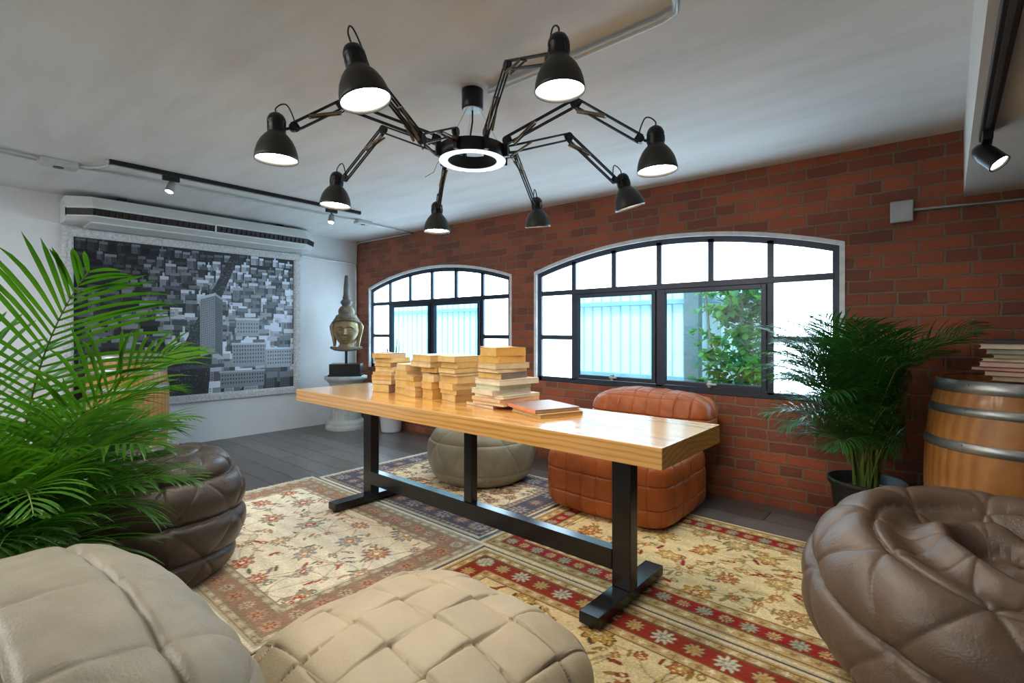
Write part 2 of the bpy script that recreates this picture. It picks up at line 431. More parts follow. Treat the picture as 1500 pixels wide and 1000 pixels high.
def blob_leaf(b, p, d, up, L, W):
    d = d.normalized(); s = d.cross(up).normalized(); nrm = s.cross(d)
    pts = [(0, .06), (.25, .8), (.55, 1), (.82, .62), (1, .03)]
    vs = []
    for t, w in pts:
        c = p + d * (t * L) - nrm * (.18 * L * t * t)
        vs += [c - s * (w * W / 2) + nrm * .006 * w, c - nrm * .004, c + s * (w * W / 2) + nrm * .006 * w]
    fs = []
    for i in range(4):
        for j in range(2): fs.append((i * 3 + j, i * 3 + j + 1, i * 3 + 3 + j + 1, i * 3 + 3 + j))
    b.add(vs, fs, True)
tree = thing('garden_tree', 'broad-leaved green tree growing outside the right window', 'tree', (-1.42, 4.55, -.02))
rt = random.Random(5); b = MB(); lf = MB(); lf2 = MB()
for k, (bx, bend) in enumerate(((0, .10), (.12, .3), (-.10, -.22), (.22, .42))):
    b.tube([(bx * .4, .1, 0), (bx * .6 + bend * .2, .1, .6), (bx + bend * .5, .08, 1.1), (bx + bend * .8, .1, 1.7), (bx + bend, .12, 2.3)], [.014, .013, .011, .009, .005], 7)
for i in range(150):
    z = rt.uniform(.25, 2.2); a = rt.uniform(0, 2 * PI); ln = rt.uniform(.18, .52)
    k = rt.random(); p0 = Vector((rt.uniform(-.1, .15) + (z / 2.3) * rt.uniform(-.2, .4), .1, z)); dx = Vector((math.cos(a), math.sin(a) * .5, rt.uniform(-.2, .5)))
    pts = [p0 + dx * ln * t + Vector((0, 0, .10 * math.sin(t * 2.4))) for t in (0, .25, .5, .75, 1)]
    b.tube(pts, [.005, .0045, .004, .003, .002], 5)
    for k in range(17):
        t = rt.uniform(.2, 1.08); p = p0 + dx * ln * t + Vector((0, 0, .10 * math.sin(t * 2.4)))
        d = Vector((rt.uniform(-1, 1), rt.uniform(-1, .6), rt.uniform(-.7, .8)))
        blob_leaf(lf if rt.random() < .6 else lf2, p, d, Vector((rt.uniform(-.4, .4), rt.uniform(-.9, -.2), 1)), rt.uniform(.06, .10), rt.uniform(.036, .062))
b.build('branch', mat('bark', (.16, .15, .12, 1), .8), tree)
tag(lf.build('foliage', m_leaf('bright leaf', (.055, .22, .035, 1), (.13, .36, .06, 1), .4, .45), tree), 'bright green leaves')
tag(lf2.build('foliage', m_leaf('deep leaf', (.02, .12, .05, 1), (.06, .22, .09, 1), .35, .3), tree), 'darker green leaves')

# ------------------------------------------------------------------ rugs
def paint_poly(img, X, Y, cx, cy, r, pet, amp, col, rot=0, inner=None, sq=1.0, srot=0.0):
    ca, sa = math.cos(srot), math.sin(srot)
    x0, x1 = cx - r * 1.5, cx + r * 1.5; y0, y1 = cy - r * 1.5, cy + r * 1.5
    i0, i1 = np.searchsorted(Y[:, 0], [y0, y1]); j0, j1 = np.searchsorted(X[0], [x0, x1])
    if i1 <= i0 or j1 <= j0: return
    dx = X[i0:i1, j0:j1] - cx; dy = Y[i0:i1, j0:j1] - cy
    u = dx * ca + dy * sa; v = (-dx * sa + dy * ca) / sq
    d = np.hypot(u, v); th = np.arctan2(v, u) + rot
    m = d < r * (1 - amp + amp * np.cos(pet * th))
    if inner is not None: m &= d > inner
    img[i0:i1, j0:j1][m] = col

def paint_line(img, X, Y, pts, wd, col):
    for (ax, ay), (bx, by) in zip(pts[:-1], pts[1:]):
        x0, x1 = min(ax, bx) - wd, max(ax, bx) + wd; y0, y1 = min(ay, by) - wd, max(ay, by) + wd
        i0, i1 = np.searchsorted(Y[:, 0], [y0, y1]); j0, j1 = np.searchsorted(X[0], [x0, x1])
        if i1 <= i0 or j1 <= j0: continue
        px = X[i0:i1, j0:j1] - ax; py = Y[i0:i1, j0:j1] - ay
        ex, ey = bx - ax, by - ay; L2 = ex * ex + ey * ey + 1e-12
        t = np.clip((px * ex + py * ey) / L2, 0, 1)
        img[i0:i1, j0:j1][np.hypot(px - t * ex, py - t * ey) < wd / 2] = col

def flower(img, X, Y, cx, cy, r, P, rr):
    a = rr.uniform(0, 6.28); sq = rr.uniform(.7, 1)
    n = rr.choice([7, 8, 9, 10, 12])
    paint_poly(img, X, Y, cx, cy, r, n, .16, P['line'], a, None, sq, a)
    paint_poly(img, X, Y, cx, cy, r * .86, n, .15, rr.choice(P['pet']), a, None, sq, a)
    paint_poly(img, X, Y, cx, cy, r * .60, n, .20, P['field2'], a + .3, None, sq, a)
    paint_poly(img, X, Y, cx, cy, r * .50, n, .20, rr.choice(P['core']), a + .3, None, sq, a)
    paint_poly(img, X, Y, cx, cy, r * .22, 6, .15, P['field2'], a, None, sq, a)

def make_rug(name_label, x0, x1, y0, y1, P, seed, bw, guards, fringe, res=.0062, dens=1.0, bigr=(.055, .085), gap=1.3):
    rr = random.Random(seed); w, l = x1 - x0, y1 - y0
    nx, ny = int(w / res), int(l / res)
    xs = np.linspace(0, w, nx); ys = np.linspace(0, l, ny); X, Y = np.meshgrid(xs, ys)
    img = np.empty((ny, nx, 3), dtype=np.float32); img[:] = P['field']
    edge = np.minimum(np.minimum(X, w - X), np.minimum(Y, l - Y)); bt = bw + sum(guards)
    pts = []
    for k in range(int(900 * dens)):
        r = rr.uniform(*bigr) if k < 260 * dens else rr.uniform(.018, .036)
        px, py = rr.uniform(bt, w - bt), rr.uniform(bt, l - bt)
        if all(math.hypot(px - a, py - c) > (r + q) * gap for a, c, q in pts): pts.append((px, py, r))
    # vines first
    for a, c, q in pts:
        for _ in range(2):
            near = sorted(pts, key=lambda t: math.hypot(t[0] - a, t[1] - c))[1:5]
            tx, ty, _q = rr.choice(near); mx, my = (a + tx) / 2 + rr.uniform(-.05, .05), (c + ty) / 2 + rr.uniform(-.05, .05)
            ln = [((1 - t) ** 2 * a + 2 * t * (1 - t) * mx + t * t * tx, (1 - t) ** 2 * c + 2 * t * (1 - t) * my + t * t * ty) for t in [i / 7 for i in range(8)]]
            paint_line(img, X, Y, ln, .0062, P['vine'])
    for k in range(int(150 * dens)):      # scattered leaves and hooks
        px, py = rr.uniform(bt, w - bt), rr.uniform(bt, l - bt); a = rr.uniform(0, 6.28); r = rr.uniform(.018, .036)
        paint_poly(img, X, Y, px, py, r, 2, .12, rr.choice(P['leaf']), 0, None, .38, a)
        if k % 2: paint_poly(img, X, Y, px + r, py + r * .5, r * .7, 2, .1, rr.choice(P['leaf']), 0, r * .35, .8, a)
    for a, c, q in pts: flower(img, X, Y, a, c, q, P, rr)
    # border bands
    g0, g1, g2 = guards
    img[edge < bt] = P['guard']
    m = (edge > g0 + g1) & (edge < g0 + g1 + bw); img[m] = P['border']
    for e in (g0, g0 + g1, g0 + g1 + bw, bt): img[np.abs(edge - e) < .005] = P['edge']
    img[edge < .014] = P['selv']
    # guard ornaments and border rosettes, running round the rug
    def run(d, step, fn):
        for side in range(4):
            ln = w if side < 2 else l; k = max(1, int((ln - 2 * d) / step))
            for i in range(k + 1):
                t = d + (ln - 2 * d) * i / k
                p = ((t, d), (t, l - d), (d, t), (w - d, t))[side]
                fn(p, i)
    def small(p, i): paint_poly(img, X, Y, p[0], p[1], .016, 4, .3, P['gorn'][i % len(P['gorn'])], i)
    run(g0 + g1 / 2, .042, small); run(bt - g2 / 2, .042, small)
    def ros(p, i):
        r = bw * (.50 if i % 2 == 0 else .40); c = P['bros'][i % len(P['bros'])]
        paint_poly(img, X, Y, p[0], p[1], r, 9, .22, P['edge'], i)
        paint_poly(img, X, Y, p[0], p[1], r * .85, 9, .22, c, i)
        paint_poly(img, X, Y, p[0], p[1], r * .5, 6, .3, P['bcore'][i % len(P['bcore'])], i)
        paint_poly(img, X, Y, p[0], p[1], r * .2, 6, .1, c, i)
    run(g0 + g1 + bw / 2, bw * 1.0, ros)
    img *= (1 + RNG.normal(0, .09, (ny, nx, 1))).astype(np.float32)
    img *= (1 + .06 * np.sin(Y * 60 + 3 * np.sin(X * 4)))[..., None]
    img = np.clip(img, 0, 1)
    root = thing('patterned_rug', name_label, 'rug', ((x0 + x1) / 2, (y0 + y1) / 2, 0), group='oriental rugs laid edge to edge')
    Z = .007 + .0006 * np.sin(X * 9) * np.sin(Y * 7)
    V = np.stack([X - w / 2, Y - l / 2, Z], -1).reshape(-1, 3)
    idx = np.arange(nx * ny).reshape(ny, nx)
    Fq = np.stack([idx[:-1, :-1], idx[:-1, 1:], idx[1:, 1:], idx[1:, :-1]], -1).reshape(-1, 4)
    # rim down to the floor
    ring = np.concatenate([idx[0, :], idx[1:, -1], idx[-1, -2::-1], idx[-2:0:-1, 0]])
    n0 = len(V); low = V[ring].copy(); low[:, 2] = .0005; V = np.concatenate([V, low]); k = len(ring); a = np.arange(k)
    side = np.stack([ring, n0 + a, n0 + (a + 1) % k, ring[(a + 1) % k]], -1)
    col = img.reshape(-1, 3); col = np.concatenate([col, col[ring]])
    npmesh('pile', V, np.concatenate([Fq, side]), RUG_MAT, root, True, color=col)
    if fringe:
        fb = MB(); rf = random.Random(seed + 1)
        for s in fringe:
            y = -l / 2 + .004
            while y < l / 2:
                xx = s * w / 2; ln = rf.uniform(.025, .045); dy = rf.uniform(-.012, .012)
                fb.tube([(xx - s * .004, y, .006), (xx + s * ln * .5, y + dy * .4, .006), (xx + s * ln, y + dy, .003)], [.0028, .0026, .0016], 4)
                y += .0062
        tag(fb.build('fringe', mat('rug fringe', (.60, .57, .50, 1), .9), root), 'cream fringe', kind='stuff')
    return root
RUG_MAT = m_attr('woven wool')
c = lambda *a: srgb(*a)[:3]
P1 = dict(field=c(238, 226, 200), field2=c(240, 228, 202), line=c(150, 140, 132), pet=[c(178, 150, 118), c(168, 160, 150), c(190, 120, 84)], core=[c(176, 84, 48), c(196, 140, 80)],
          vine=c(196, 180, 150), leaf=[c(150, 140, 126), c(178, 84, 56), c(110, 118, 86), c(182, 148, 104)], guard=c(186, 172, 146), border=c(160, 124, 104), edge=c(150, 132, 108), selv=c(220, 210, 190),
          gorn=[c(150, 128, 104), c(206, 190, 160)], bros=[c(184, 150, 118), c(196, 176, 148)], bcore=[c(160, 80, 52), c(120, 98, 84)])
P2 = dict(field=c(220, 202, 166), field2=c(212, 194, 158), line=c(128, 92, 72), pet=[c(150, 110, 84), c(140, 132, 124), c(168, 96, 72)], core=[c(120, 74, 58), c(96, 92, 104)],
          vine=c(140, 116, 92), leaf=[c(120, 92, 74), c(108, 104, 104), c(140, 84, 60)], guard=c(170, 154, 132), border=c(84, 80, 92), edge=c(120, 106, 96), selv=c(216, 208, 194),
          gorn=[c(92, 84, 96), c(140, 84, 70)], bros=[c(156, 146, 136), c(146, 108, 92)], bcore=[c(84, 78, 100), c(176, 160, 138)])
P3 = dict(field=c(230, 208, 156), field2=c(234, 214, 166), line=c(160, 116, 56), pet=[c(196, 152, 74), c(186, 150, 96), c(190, 112, 56)], core=[c(172, 96, 40), c(206, 164, 88)],
          vine=c(182, 156, 104), leaf=[c(156, 136, 84), c(150, 40, 36), c(128, 122, 84), c(186, 134, 62)], guard=c(196, 166, 112), border=c(158, 34, 34), edge=c(122, 84, 50), selv=c(224, 206, 168),
          gorn=[c(160, 118, 70), c(226, 208, 166)], bros=[c(170, 168, 140), c(200, 176, 122)], bcore=[c(122, 130, 104), c(170, 70, 50)])
P4 = dict(P3, border=c(150, 46, 26), bros=[c(206, 196, 168), c(186, 166, 112)], bcore=[c(150, 140, 120), c(190, 130, 60)], line=c(110, 62, 34), leaf=[c(70, 72, 52), c(140, 60, 36), c(156, 120, 50)], core=[c(184, 150, 70), c(160, 84, 40)])
make_rug('pale cream rug with grey and rust flowers, left front under table foot', -3.79, -1.885, .74, 1.962, P1, 3, .105, (.03, .035, .035), (-1,), dens=.8, bigr=(.060, .095), gap=1.45)
make_rug('dark-bordered beige rug under the olive pouf by the window', -3.73, -1.965, 1.985, 3.135, P2, 8, .15, (.02, .03, .04), (-1,), dens=1.6, bigr=(.04, .07))
make_rug('golden rug with crimson border under the orange leather seat', -1.935, -.10, 1.945, 3.125, P3, 5, .085, (.03, .06, .05), None)
make_rug('golden rug with brick-red rosette border in the front row', -1.865, -.10, .72, 1.925, P4, 12, .11, (.03, .04, .05), None)

# ------------------------------------------------------------------ framed city picture on the white wall
def city(nx, ny, W, H):
    r = random.Random(21); img = np.full((ny, nx), .035, np.float32)
    X = np.linspace(0, 1, nx)[None, :].repeat(ny, 0); Y = np.linspace(0, 1, ny)[:, None].repeat(nx, 1)   # Y 0 bottom .. 1 top
    def rect(x0, x1, y0, y1, val, sl=0.0):
        j0, j1 = int(max(0, x0) * nx), int(min(1, x1) * nx)
        for j in range(j0, j1):
            s = sl * (j / nx - x0)
            a, c_ = int(max(0, min(1, y0 + s)) * ny), int(max(0, min(1, y1 + s)) * ny)
            img[a:c_, j] = val
    def windows(x0, x1, y0, y1, dx, dy, val, sl=0.0):
        y = y0 + dy
        while y < y1 - dy * .6:
            x = x0 + dx * .6
            while x < x1 - dx * .6:
                rect(x, x + dx * .45, y + sl * (x - x0), y + dy * .5 + sl * (x - x0), val); x += dx
            y += dy
    rows = 24
    for k in range(rows):
        t = k / (rows - 1); yb = .93 - .95 * t ** .85; s = .034 + .062 * t; x = -.08 + r.uniform(-.02, .02)
        while x < 1.02:
            wd = s * r.uniform(.55, 1.25); ht = s * r.uniform(.55, 1.5)
            lum = r.choice([.05, .08, .12, .18, .26, .40, .5]) * (.8 + .5 * (x > .45)) * (.55 if x < .3 else 1)
            front = wd * r.uniform(.5, .75); sl = .12 if x > .5 else -.12
            top = .015 + .03 * t
            rect(x, x + front, yb, yb + ht, lum); rect(x + front, x + wd, yb, yb + ht, lum * .42, sl)
            windows(x, x + front, yb, yb + ht, max(.0065, s * .13), max(.010, s * .17), lum * .22)
            rect(x, x + wd, yb + ht, yb + ht + top, min(.8, lum * 1.9))
            if r.random() < .5: rect(x + wd * .3, x + wd * .55, yb + ht + top, yb + ht + top * 2.2, min(.8, lum * 1.5))
            x += wd + .006 + .012 * t
    # the avenue and the cross street
    a = (X > .655 + (Y - .95) * .33 - .013 - .02 * (1 - Y)) & (X < .655 + (Y - .95) * .33 + .030 + .035 * (1 - Y)); img[a] = .045
    q = (Y < .34) & (Y > .0) & (X > .30 - (.34 - Y) * .5) & (X < .56 - (.34 - Y) * .05); img[q] = .035
    a = np.abs(Y - (.17 + .04 * X)) < .012; img[a & (X < .62)] = .075
    for k in range(420):
        y = r.uniform(0, .95); x = .655 + (y - .95) * .33 + r.uniform(-.012 - .02 * (1 - y), .028 + .035 * (1 - y))
        rect(x, x + .004, y, y + .005, r.choice([.12, .02, .2]))
    for k in range(170):
        y = r.uniform(.02, .32); x = r.uniform(.30, .54); rect(x, x + .004, y, y + .006, r.choice([.12, .02, .2]))
    # a wedge-shaped tower on the corner
    rect(.505, .575, .26, .66, .30, .45); windows(.505, .575, .28, .66, .009, .016, .10, .45)
    rect(.575, .612, .29, .69, .16, -.9); windows(.575, .612, .29, .66, .008, .016, .05, -.9)
    rect(.500, .580, .655, .675, .62, .45); rect(.575, .615, .69, .705, .45, -.9)
    # pale blocks bottom right
    for (x0, x1, y0, y1, l) in ((.66, .84, .18, .34, .30), (.84, .99, .16, .30, .38), (.60, .83, .03, .14, .22), (.68, .80, .40, .52, .34)):
        rect(x0, x1, y0, y1, l); windows(x0, x1, y0, y1, .014, .028, l * .25); rect(x0 - .004, x1 + .004, y1, y1 + .014, min(.8, l * 1.7))
    img *= np.clip(.55 + .9 * X - .15 * Y, .4, 1.25)
    img *= 1 + RNG.normal(0, .10, img.shape)
    return np.clip(img, .01, .85)
pic = thing('framed_picture', 'large black-and-white aerial city picture in ornate white frame', 'picture', (XA, 1.79, 1.255))
W_, H_ = 1.99, 1.50
nx, ny = 760, 570
im = city(nx, ny, W_, H_)
ys = np.linspace(-W_ / 2, W_ / 2, nx); zs = np.linspace(-H_ / 2, H_ / 2, ny); YY, ZZ = np.meshgrid(ys, zs)
V = np.stack([np.full_like(YY, .022), YY, ZZ], -1).reshape(-1, 3); idx = np.arange(nx * ny).reshape(ny, nx)
Fq = np.stack([idx[:-1, :-1], idx[:-1, 1:], idx[1:, 1:], idx[1:, :-1]], -1).reshape(-1, 4)
tint = np.stack([im * .86, im * .95, im * 1.12], -1).reshape(-1, 3)
npmesh('print', V, Fq, m_attr('photo print', .3, 0, spec=.4), pic, False, color=tint)
FRM = mat('carved white frame', (.68, .69, .70, 1), .5, 0, .25, 55, .8, bdist=.012)
b = MB(); fwid = .075
def fbar(b, y0, y1, z0, z1):
    b.rbox(.003, .045, y0, y1, z0, z1, .012)
hw, hh = W_ / 2, H_ / 2
fbar(b, -hw - fwid, hw + fwid, hh - .004, hh + fwid); fbar(b, -hw - fwid, hw + fwid, -hh - fwid, -hh + .004)
fbar(b, -hw - fwid, -hw + .004, -hh, hh); fbar(b, hw - .004, hw + fwid, -hh, hh)
for z in (-hh - fwid * .3, hh + fwid * .3):
    b.box(.045, .052, -hw - .02, hw + .02, z - .012, z + .012)
for y in (-hw - fwid * .3, hw + fwid * .3):
    b.box(.045, .052, y - .012, y + .012, -hh, hh)
b.build('picture_frame', FRM, pic)
b = MB(); b.box(.002, .02, -hw, hw, -hh, hh); b.build('backing_board', BLACK, pic)

# ------------------------------------------------------------------ under-ceiling air conditioner
ac = thing('air_conditioner', 'long cream under-ceiling air conditioner above the city picture', 'air conditioner', (XA, 1.79, 2.04))
# profile: (distance from wall, height)
AO, AW = 1.08, .93           # back half length, front half length
def ac_loft(name, prof, mat_, grow=0.0):
    b = MB()
    rings = [(-AO, .70), (-AW, 1.0), (AW, 1.0), (AO, .70)]
    vs = []
    for y, s in rings:
        for d, z in prof: vs.append((.012 + (d - .012) * s if d > .05 else d, y, z))
    n = len(prof); fs = []
    for i in range(len(rings) - 1):
        for k in range(n): fs.append((i * n + k, i * n + (k + 1) % n, (i + 1) * n + (k + 1) % n, (i + 1) * n + k))
    b.add(vs, fs); b.add(vs[:n], [tuple(reversed(range(n)))]); b.add(vs[-n:], [tuple(range(n))])
    return b.build(name, mat_, ac)
ac_loft('body', [(.012, .06), (.36, .055), (.475, .085), (.485, .165), (.40, .262), (.012, .262)], AC_WHITE)
ac_loft('air_outlet', [(.40, .090), (.477, .094), (.493, .150), (.40, .165)], AC_BLACK)
b = MB()
k = 0; y = -AW + .02
while y < AW - .02:
    if abs(y) > .02: b.box(.478, .497, y, y + .007, .100, .148)
    y += .046
b.build('louvre', AC_FIN, ac)
b = MB(); b.rbox(.470, .499, -.006, .006, .088, .158, .002); b.build('divider', AC_WHITE, ac)
b = MB(); b.rbox(.05, .38, -AW, AW, .043, .058, .006); b.build('bottom_panel', AC_WHITE, ac)
b = MB()
for y in (-.7, .7): b.box(.1, .34, y - .03, y + .03, .262, .300)
b.build('bracket', BLACK, ac)

# ------------------------------------------------------------------ conduits, boxes, tracks
def on_ceil(x, y, d=.0): return (x, y, cz(x, y) - d - (.004 if d else 0))
def conduit(name, label, pts, r=.011, cat='conduit', group=None):
    b = MB(); b.tube(pts, r, 8); o = b.build(name, CONDUIT); return tag(o, label, cat, group)
conduit('conduit', 'grey conduit running across the ceiling from the lamp canopy', [on_ceil(x, y, .013) for x, y in ((-1.60, 1.68), (-1.14, 1.689), (-.76, 1.68), (-.70, 1.66), (-.675, 1.60), (-.67, 1.3), (-.67, .4))], .015)
conduit('conduit', 'upper cream conduit entering the ceiling box at far left', [on_ceil(x, y, .012) for x, y in ((-4.50, -.6), (-4.56, .1), (-4.60, .33), (-4.625, .445))], .011)
conduit('conduit', 'lower cream conduit entering the ceiling box at far left', [on_ceil(x, y, .012) for x, y in ((-4.56, -.6), (-4.62, .1), (-4.665, .33), (-4.67, .445))], .011)
conduit('conduit', 'cream conduit looping from ceiling box to the track end', [on_ceil(x, y, .012) for x, y in ((-4.63, .665), (-4.60, .72), (-4.53, .765), (-4.44, .79), (-4.36, .785), (-4.335, .77))], .011)
conduit('conduit', 'long thin conduit along the ceiling beside the black track', [on_ceil(x, y, .012) for x, y in ((-4.67, .665), (-4.63, .82), (-4.62, 1.5), (-4.62, 2.2), (-4.61, 2.83))], .009)
conduit('conduit', 'conduit from small ceiling box to the brick wall corner', [on_ceil(x, y, .012) for x, y in ((-4.64, 3.035), (-4.66, 3.3), (-4.68, 3.58), (-4.70, 3.622))] + [(-4.9, 3.622, 2.30), (-5.80, 3.622, 2.315), (-5.855, 3.622, 2.29), (-5.86, 3.622, 2.1)], .010)
b = MB(); b.tube([(-5.861, 2.88, 2.063), (-5.861, 3.2, 2.052), (-5.861, 3.57, 2.04), (-5.862, 3.612, 2.02), (-5.862, 3.618, 1.9), (-5.862, 3.618, .0)], .014, 8)
tag(b.build('drain_pipe', mat('white pipe', (.66, .69, .70, 1), .4)), 'white drain pipe along the white wall, down the corner', 'pipe')
def jbox(loc, rz, label, s=(.11, .07, .035)):
    t = thing('junction_box', label, 'junction box', loc, rz)
    b = MB(); b.rbox(-s[0] / 2, s[0] / 2, -s[1] / 2, s[1] / 2, -s[2], -.001, .008); b.build('housing', CONDUIT, t)
    b = MB(); b.cyl((0, 0, -s[2] - .004), (0, 0, -s[2] + .001), s[1] * .24, n=16); b.build('cover_plug', BLACK, t)
    return t
p = on_ceil(-4.655, .555); jbox((p[0], p[1], p[2]), PI / 2, 'grey junction box where cream conduits meet at far left', (.20, .12, .045))
p = on_ceil(-4.625, 2.937); jbox(p, PI / 2, 'small grey junction box on ceiling near the brick wall', (.17, .09, .04))
t = thing('junction_box', 'square steel junction box high on the brick wall', 'junction box', (-.195, YB, 1.842))
b = MB(); b.rbox(-.053, .053, -.034, -.001, -.062, .062, .006); b.build('housing', STEEL, t)
b = MB(); b.rbox(-.050, .050, -.039, -.034, -.058, .058, .002); b.build('cover_plate', STEEL, t)
b = MB(); b.tube([(-.14, YB - .016, 1.845), (.2, YB - .016, 1.834), (1.0, YB - .016, 1.815)], .010, 8)
tag(b.build('conduit', STEEL), 'steel conduit leaving the square box on brick wall', 'conduit')

b = MB(); x = -4.30
p0, p1 = on_ceil(-4.325, .775), on_ceil(-4.285, 2.69)
ang = math.atan2(p1[1] - p0[1], p1[0] - p0[0])
t = thing('lighting_track', 'long black lighting track on ceiling before the picture wall', 'lighting track', p0, ang)
L_ = math.dist(p0[:2], p1[:2]); dz = (p1[2] - p0[2])
b = MB()
b.add([(xx, y, z + dz * xx / L_) for xx in (0, L_) for y in (-.017, .017) for z in (-.030, -.001)], [(0, 1, 3, 2), (4, 6, 7, 5), (0, 4, 5, 1), (2, 3, 7, 6), (0, 2, 6, 4), (1, 5, 7, 3)])
b.build('rail', BLACK, t)
b = MB()
b.add([(xx, y, z + dz * xx / L_) for xx in (.02, L_ - .02) for y in (-.006, .006) for z in (-.0315, -.030)], [(0, 1, 3, 2), (4, 6, 7, 5), (0, 4, 5, 1), (2, 3, 7, 6), (0, 2, 6, 4), (1, 5, 7, 3)])
b.build('slot', STEEL, t)

def track_spot(loc, aim, label, glow, adapter_mat, head_mat, energy, size=1.0, arm=.05, lightcol=(1, .84, .62)):
    """spot hanging from a track; loc = underside of the track"""
    t = thing('track_spotlight', label, 'spotlight', loc)
    b = MB(); b.rbox(-.014, .014, -.06 * size, .06 * size, -.034, -.001, .003); b.build('adapter', adapter_mat, t)
    b = MB(); b.cyl((0, 0, -.034), (0, 0, -.034 - arm), .006, n=10); b.build('stem', adapter_mat, t)
    d = Vector(aim).normalized(); c_ = Vector((0, 0, -.034 - arm - .01))
    Mx = Matrix.Translation(c_) @ d.to_track_quat('Z', 'Y').to_matrix().to_4x4()
    r = .032 * size; L = .10 * size; b = MB()
    b.lathe([(.0001, -.045 * size), (r * .55, -.044 * size), (r * .85, -.03 * size), (r, .0), (r, L * .5), (r * 1.02, L * .55), (r * .9, L * .55), (r * .85, L * .45)], 24, Mx, close=False)
    b.build('lamp_head', head_mat, t)
    b = MB(); b.lathe([(.0001, L * .47), (r * .84, L * .46)], 20, Mx, close=False); b.build('lamp_lens', glow, t)
    li = bpy.data.lights.new('spot_beam', 'SPOT'); li.energy = energy; li.color = lightcol; li.spot_size = math.radians(75); li.spot_blend = .6; li.shadow_soft_size = .03
    lo = bpy.data.objects.new('spot_beam', li); COL.objects.link(lo); lo.parent = t
    lo.matrix_local = Matrix.Translation(c_ + d * (L * .62)) @ d.to_track_quat('-Z', 'Y').to_matrix().to_4x4()
    return t
def along(s): return (p0[0] + (p1[0] - p0[0]) * s / L_, p0[1] + (p1[1] - p0[1]) * s / L_, p0[2] + dz * s / L_ - .0325)
track_spot(along(.36), (.25, -.35, -1), 'lit spotlight on left part of black track over picture', SPOT_GLOW, BLACK, STEEL, 14, .9, .03)
track_spot(along(1.62), (.3, -.3, -1), 'lit spotlight near the right end of black ceiling track', SPOT_GLOW, BLACK, STEEL, 14, .9, .04)
t = thing('lighting_track', 'black lighting track under the white ceiling beam', 'lighting track', (.106, .4, 1.886))
b = MB(); b.rbox(-.018, .018, 0, 2.12, -.032, -.001, .003); b.build('rail', BLACK, t)
b = MB(); b.box(-.006, .006, .02, 2.10, -.0335, -.032); b.build('slot', mat('track slot', (.05, .05, .05, 1), .4), t)
track_spot((.106, 2.42, 1.852), (.55, -.28, -.72), 'black spotlight under the white beam, aimed right', SPOT_GLOW, BLACK, BLACK, 16, 1.0, .03)

# ------------------------------------------------------------------ spider chandelier
CX, CY = -1.68, 1.65; CZ = cz(CX, CY)
ch = thing('spider_chandelier', 'black eight-armed spider chandelier of desk lamps hanging above the table', 'chandelier', (CX, CY, CZ))
b = MB(); b.lathe([(.0001, -.002), (.05, -.002), (.05, -.088), (.046, -.092), (.0001, -.092)], 32, close=False); b.build('canopy', BLACK, ch)
b = MB(); b.cyl((0, 0, -.097), (0, 0, -.0925), .044, n=28); tag(b.build('canopy_plate', mat('pale canopy plate', (.62, .72, .80, 1), .3), ch), 'pale blue-white plate')
RZ = 1.955 - CZ                       # underside of the ring
b = MB(); RO, RI, RH = .157, .112, .062
b.lathe([(RI, RZ + .004), (RO - .006, RZ + .004), (RO, RZ + .004), (RO, RZ + RH), (RI, RZ + RH), (RI, RZ + .004)], 64, close=False); b.build('ring', BLACK, ch)
b = MB(); b.lathe([(RI + .004, RZ + .003), (RI + .004, RZ), (RO - .002, RZ), (RO - .002, RZ + .003)], 64, close=False)
tag(b.build('ring_diffuser', RING_GLOW, ch), 'glowing pale blue ring')
b = MB()
for k in range(3):
    a = math.radians(30 + 120 * k)
    b.tube([(.036 * math.cos(a), .036 * math.sin(a), -.095), (.135 * math.cos(a), .135 * math.sin(a), RZ + RH)], .0012, 5)
b.build('suspension_wire', STEEL, ch)
b = MB(); b.tube([(.0, 0, -.095), (.004, -.004, -.15), (-.012, .0, -.20), (-.02, .004, -.25), (-.016, -.02, RZ + RH - .01), (-.03, -.09, RZ + RH - .02), (-.05, -.115, RZ + RH - .004)], .0042, 7)
b.build('power_cord', BLACK, ch)
b = MB()
b.tube([(.10, .04, RZ + RH), (.06, .02, RZ + RH + .03), (.02, -.02, RZ + RH + .045), (-.02, .0, RZ + RH + .025)], .0016, 5)
b.tube([(-.13, -.05, RZ + RH), (-.17, -.07, RZ + .01), (-.16, -.10, RZ - .04), (-.20, -.12, RZ - .06)], .0013, 5)
b.tube([(.11, .09, RZ + RH), (.15, .13, RZ + .0), (.17, .14, RZ - .04), (.185, .16, RZ - .045)], .0013, 5)
b.build('loose_wire', BLACK, ch)

# rim centre, elbow radius+height, tilt (horizontal push of the mouth), neck pivot is worked out from the head
LAMPS = [
    ((-1.413, .908, 1.900), (.45, 1.900), (-.08, .24), 'L1'),
    ((-.954, 1.336, 1.942), (.385, 2.222), (.02, .02), 'L2'),
    ((-2.038, .899, 1.848), (.58, 2.121), (.0, .0), 'L3'),
    ((-.911, 1.971, 1.825), (.49, 2.163), (.05, .0), 'L4'),
    ((-2.536, 1.437, 1.846), (.54, 2.205), (.03, .05), 'L5'),
    ((-1.314, 2.500, 1.838), (.53, 2.162), (.30, -.05), 'L6'),
    ((-2.449, 2.089, 1.793), (.63, 2.143), (.0, .0), 'L7'),
    ((-2.017, 2.578, 1.840), (.57, 2.178), (.16, .0), 'L8')]
def bell():
    outer = [(.0825, .0), (.082, .012), (.079, .032), (.072, .056), (.060, .080), (.046, .098), (.036, .108), (.0335, .114)]
    inner = [(r - .003, z) for r, z in outer]
    return outer, inner
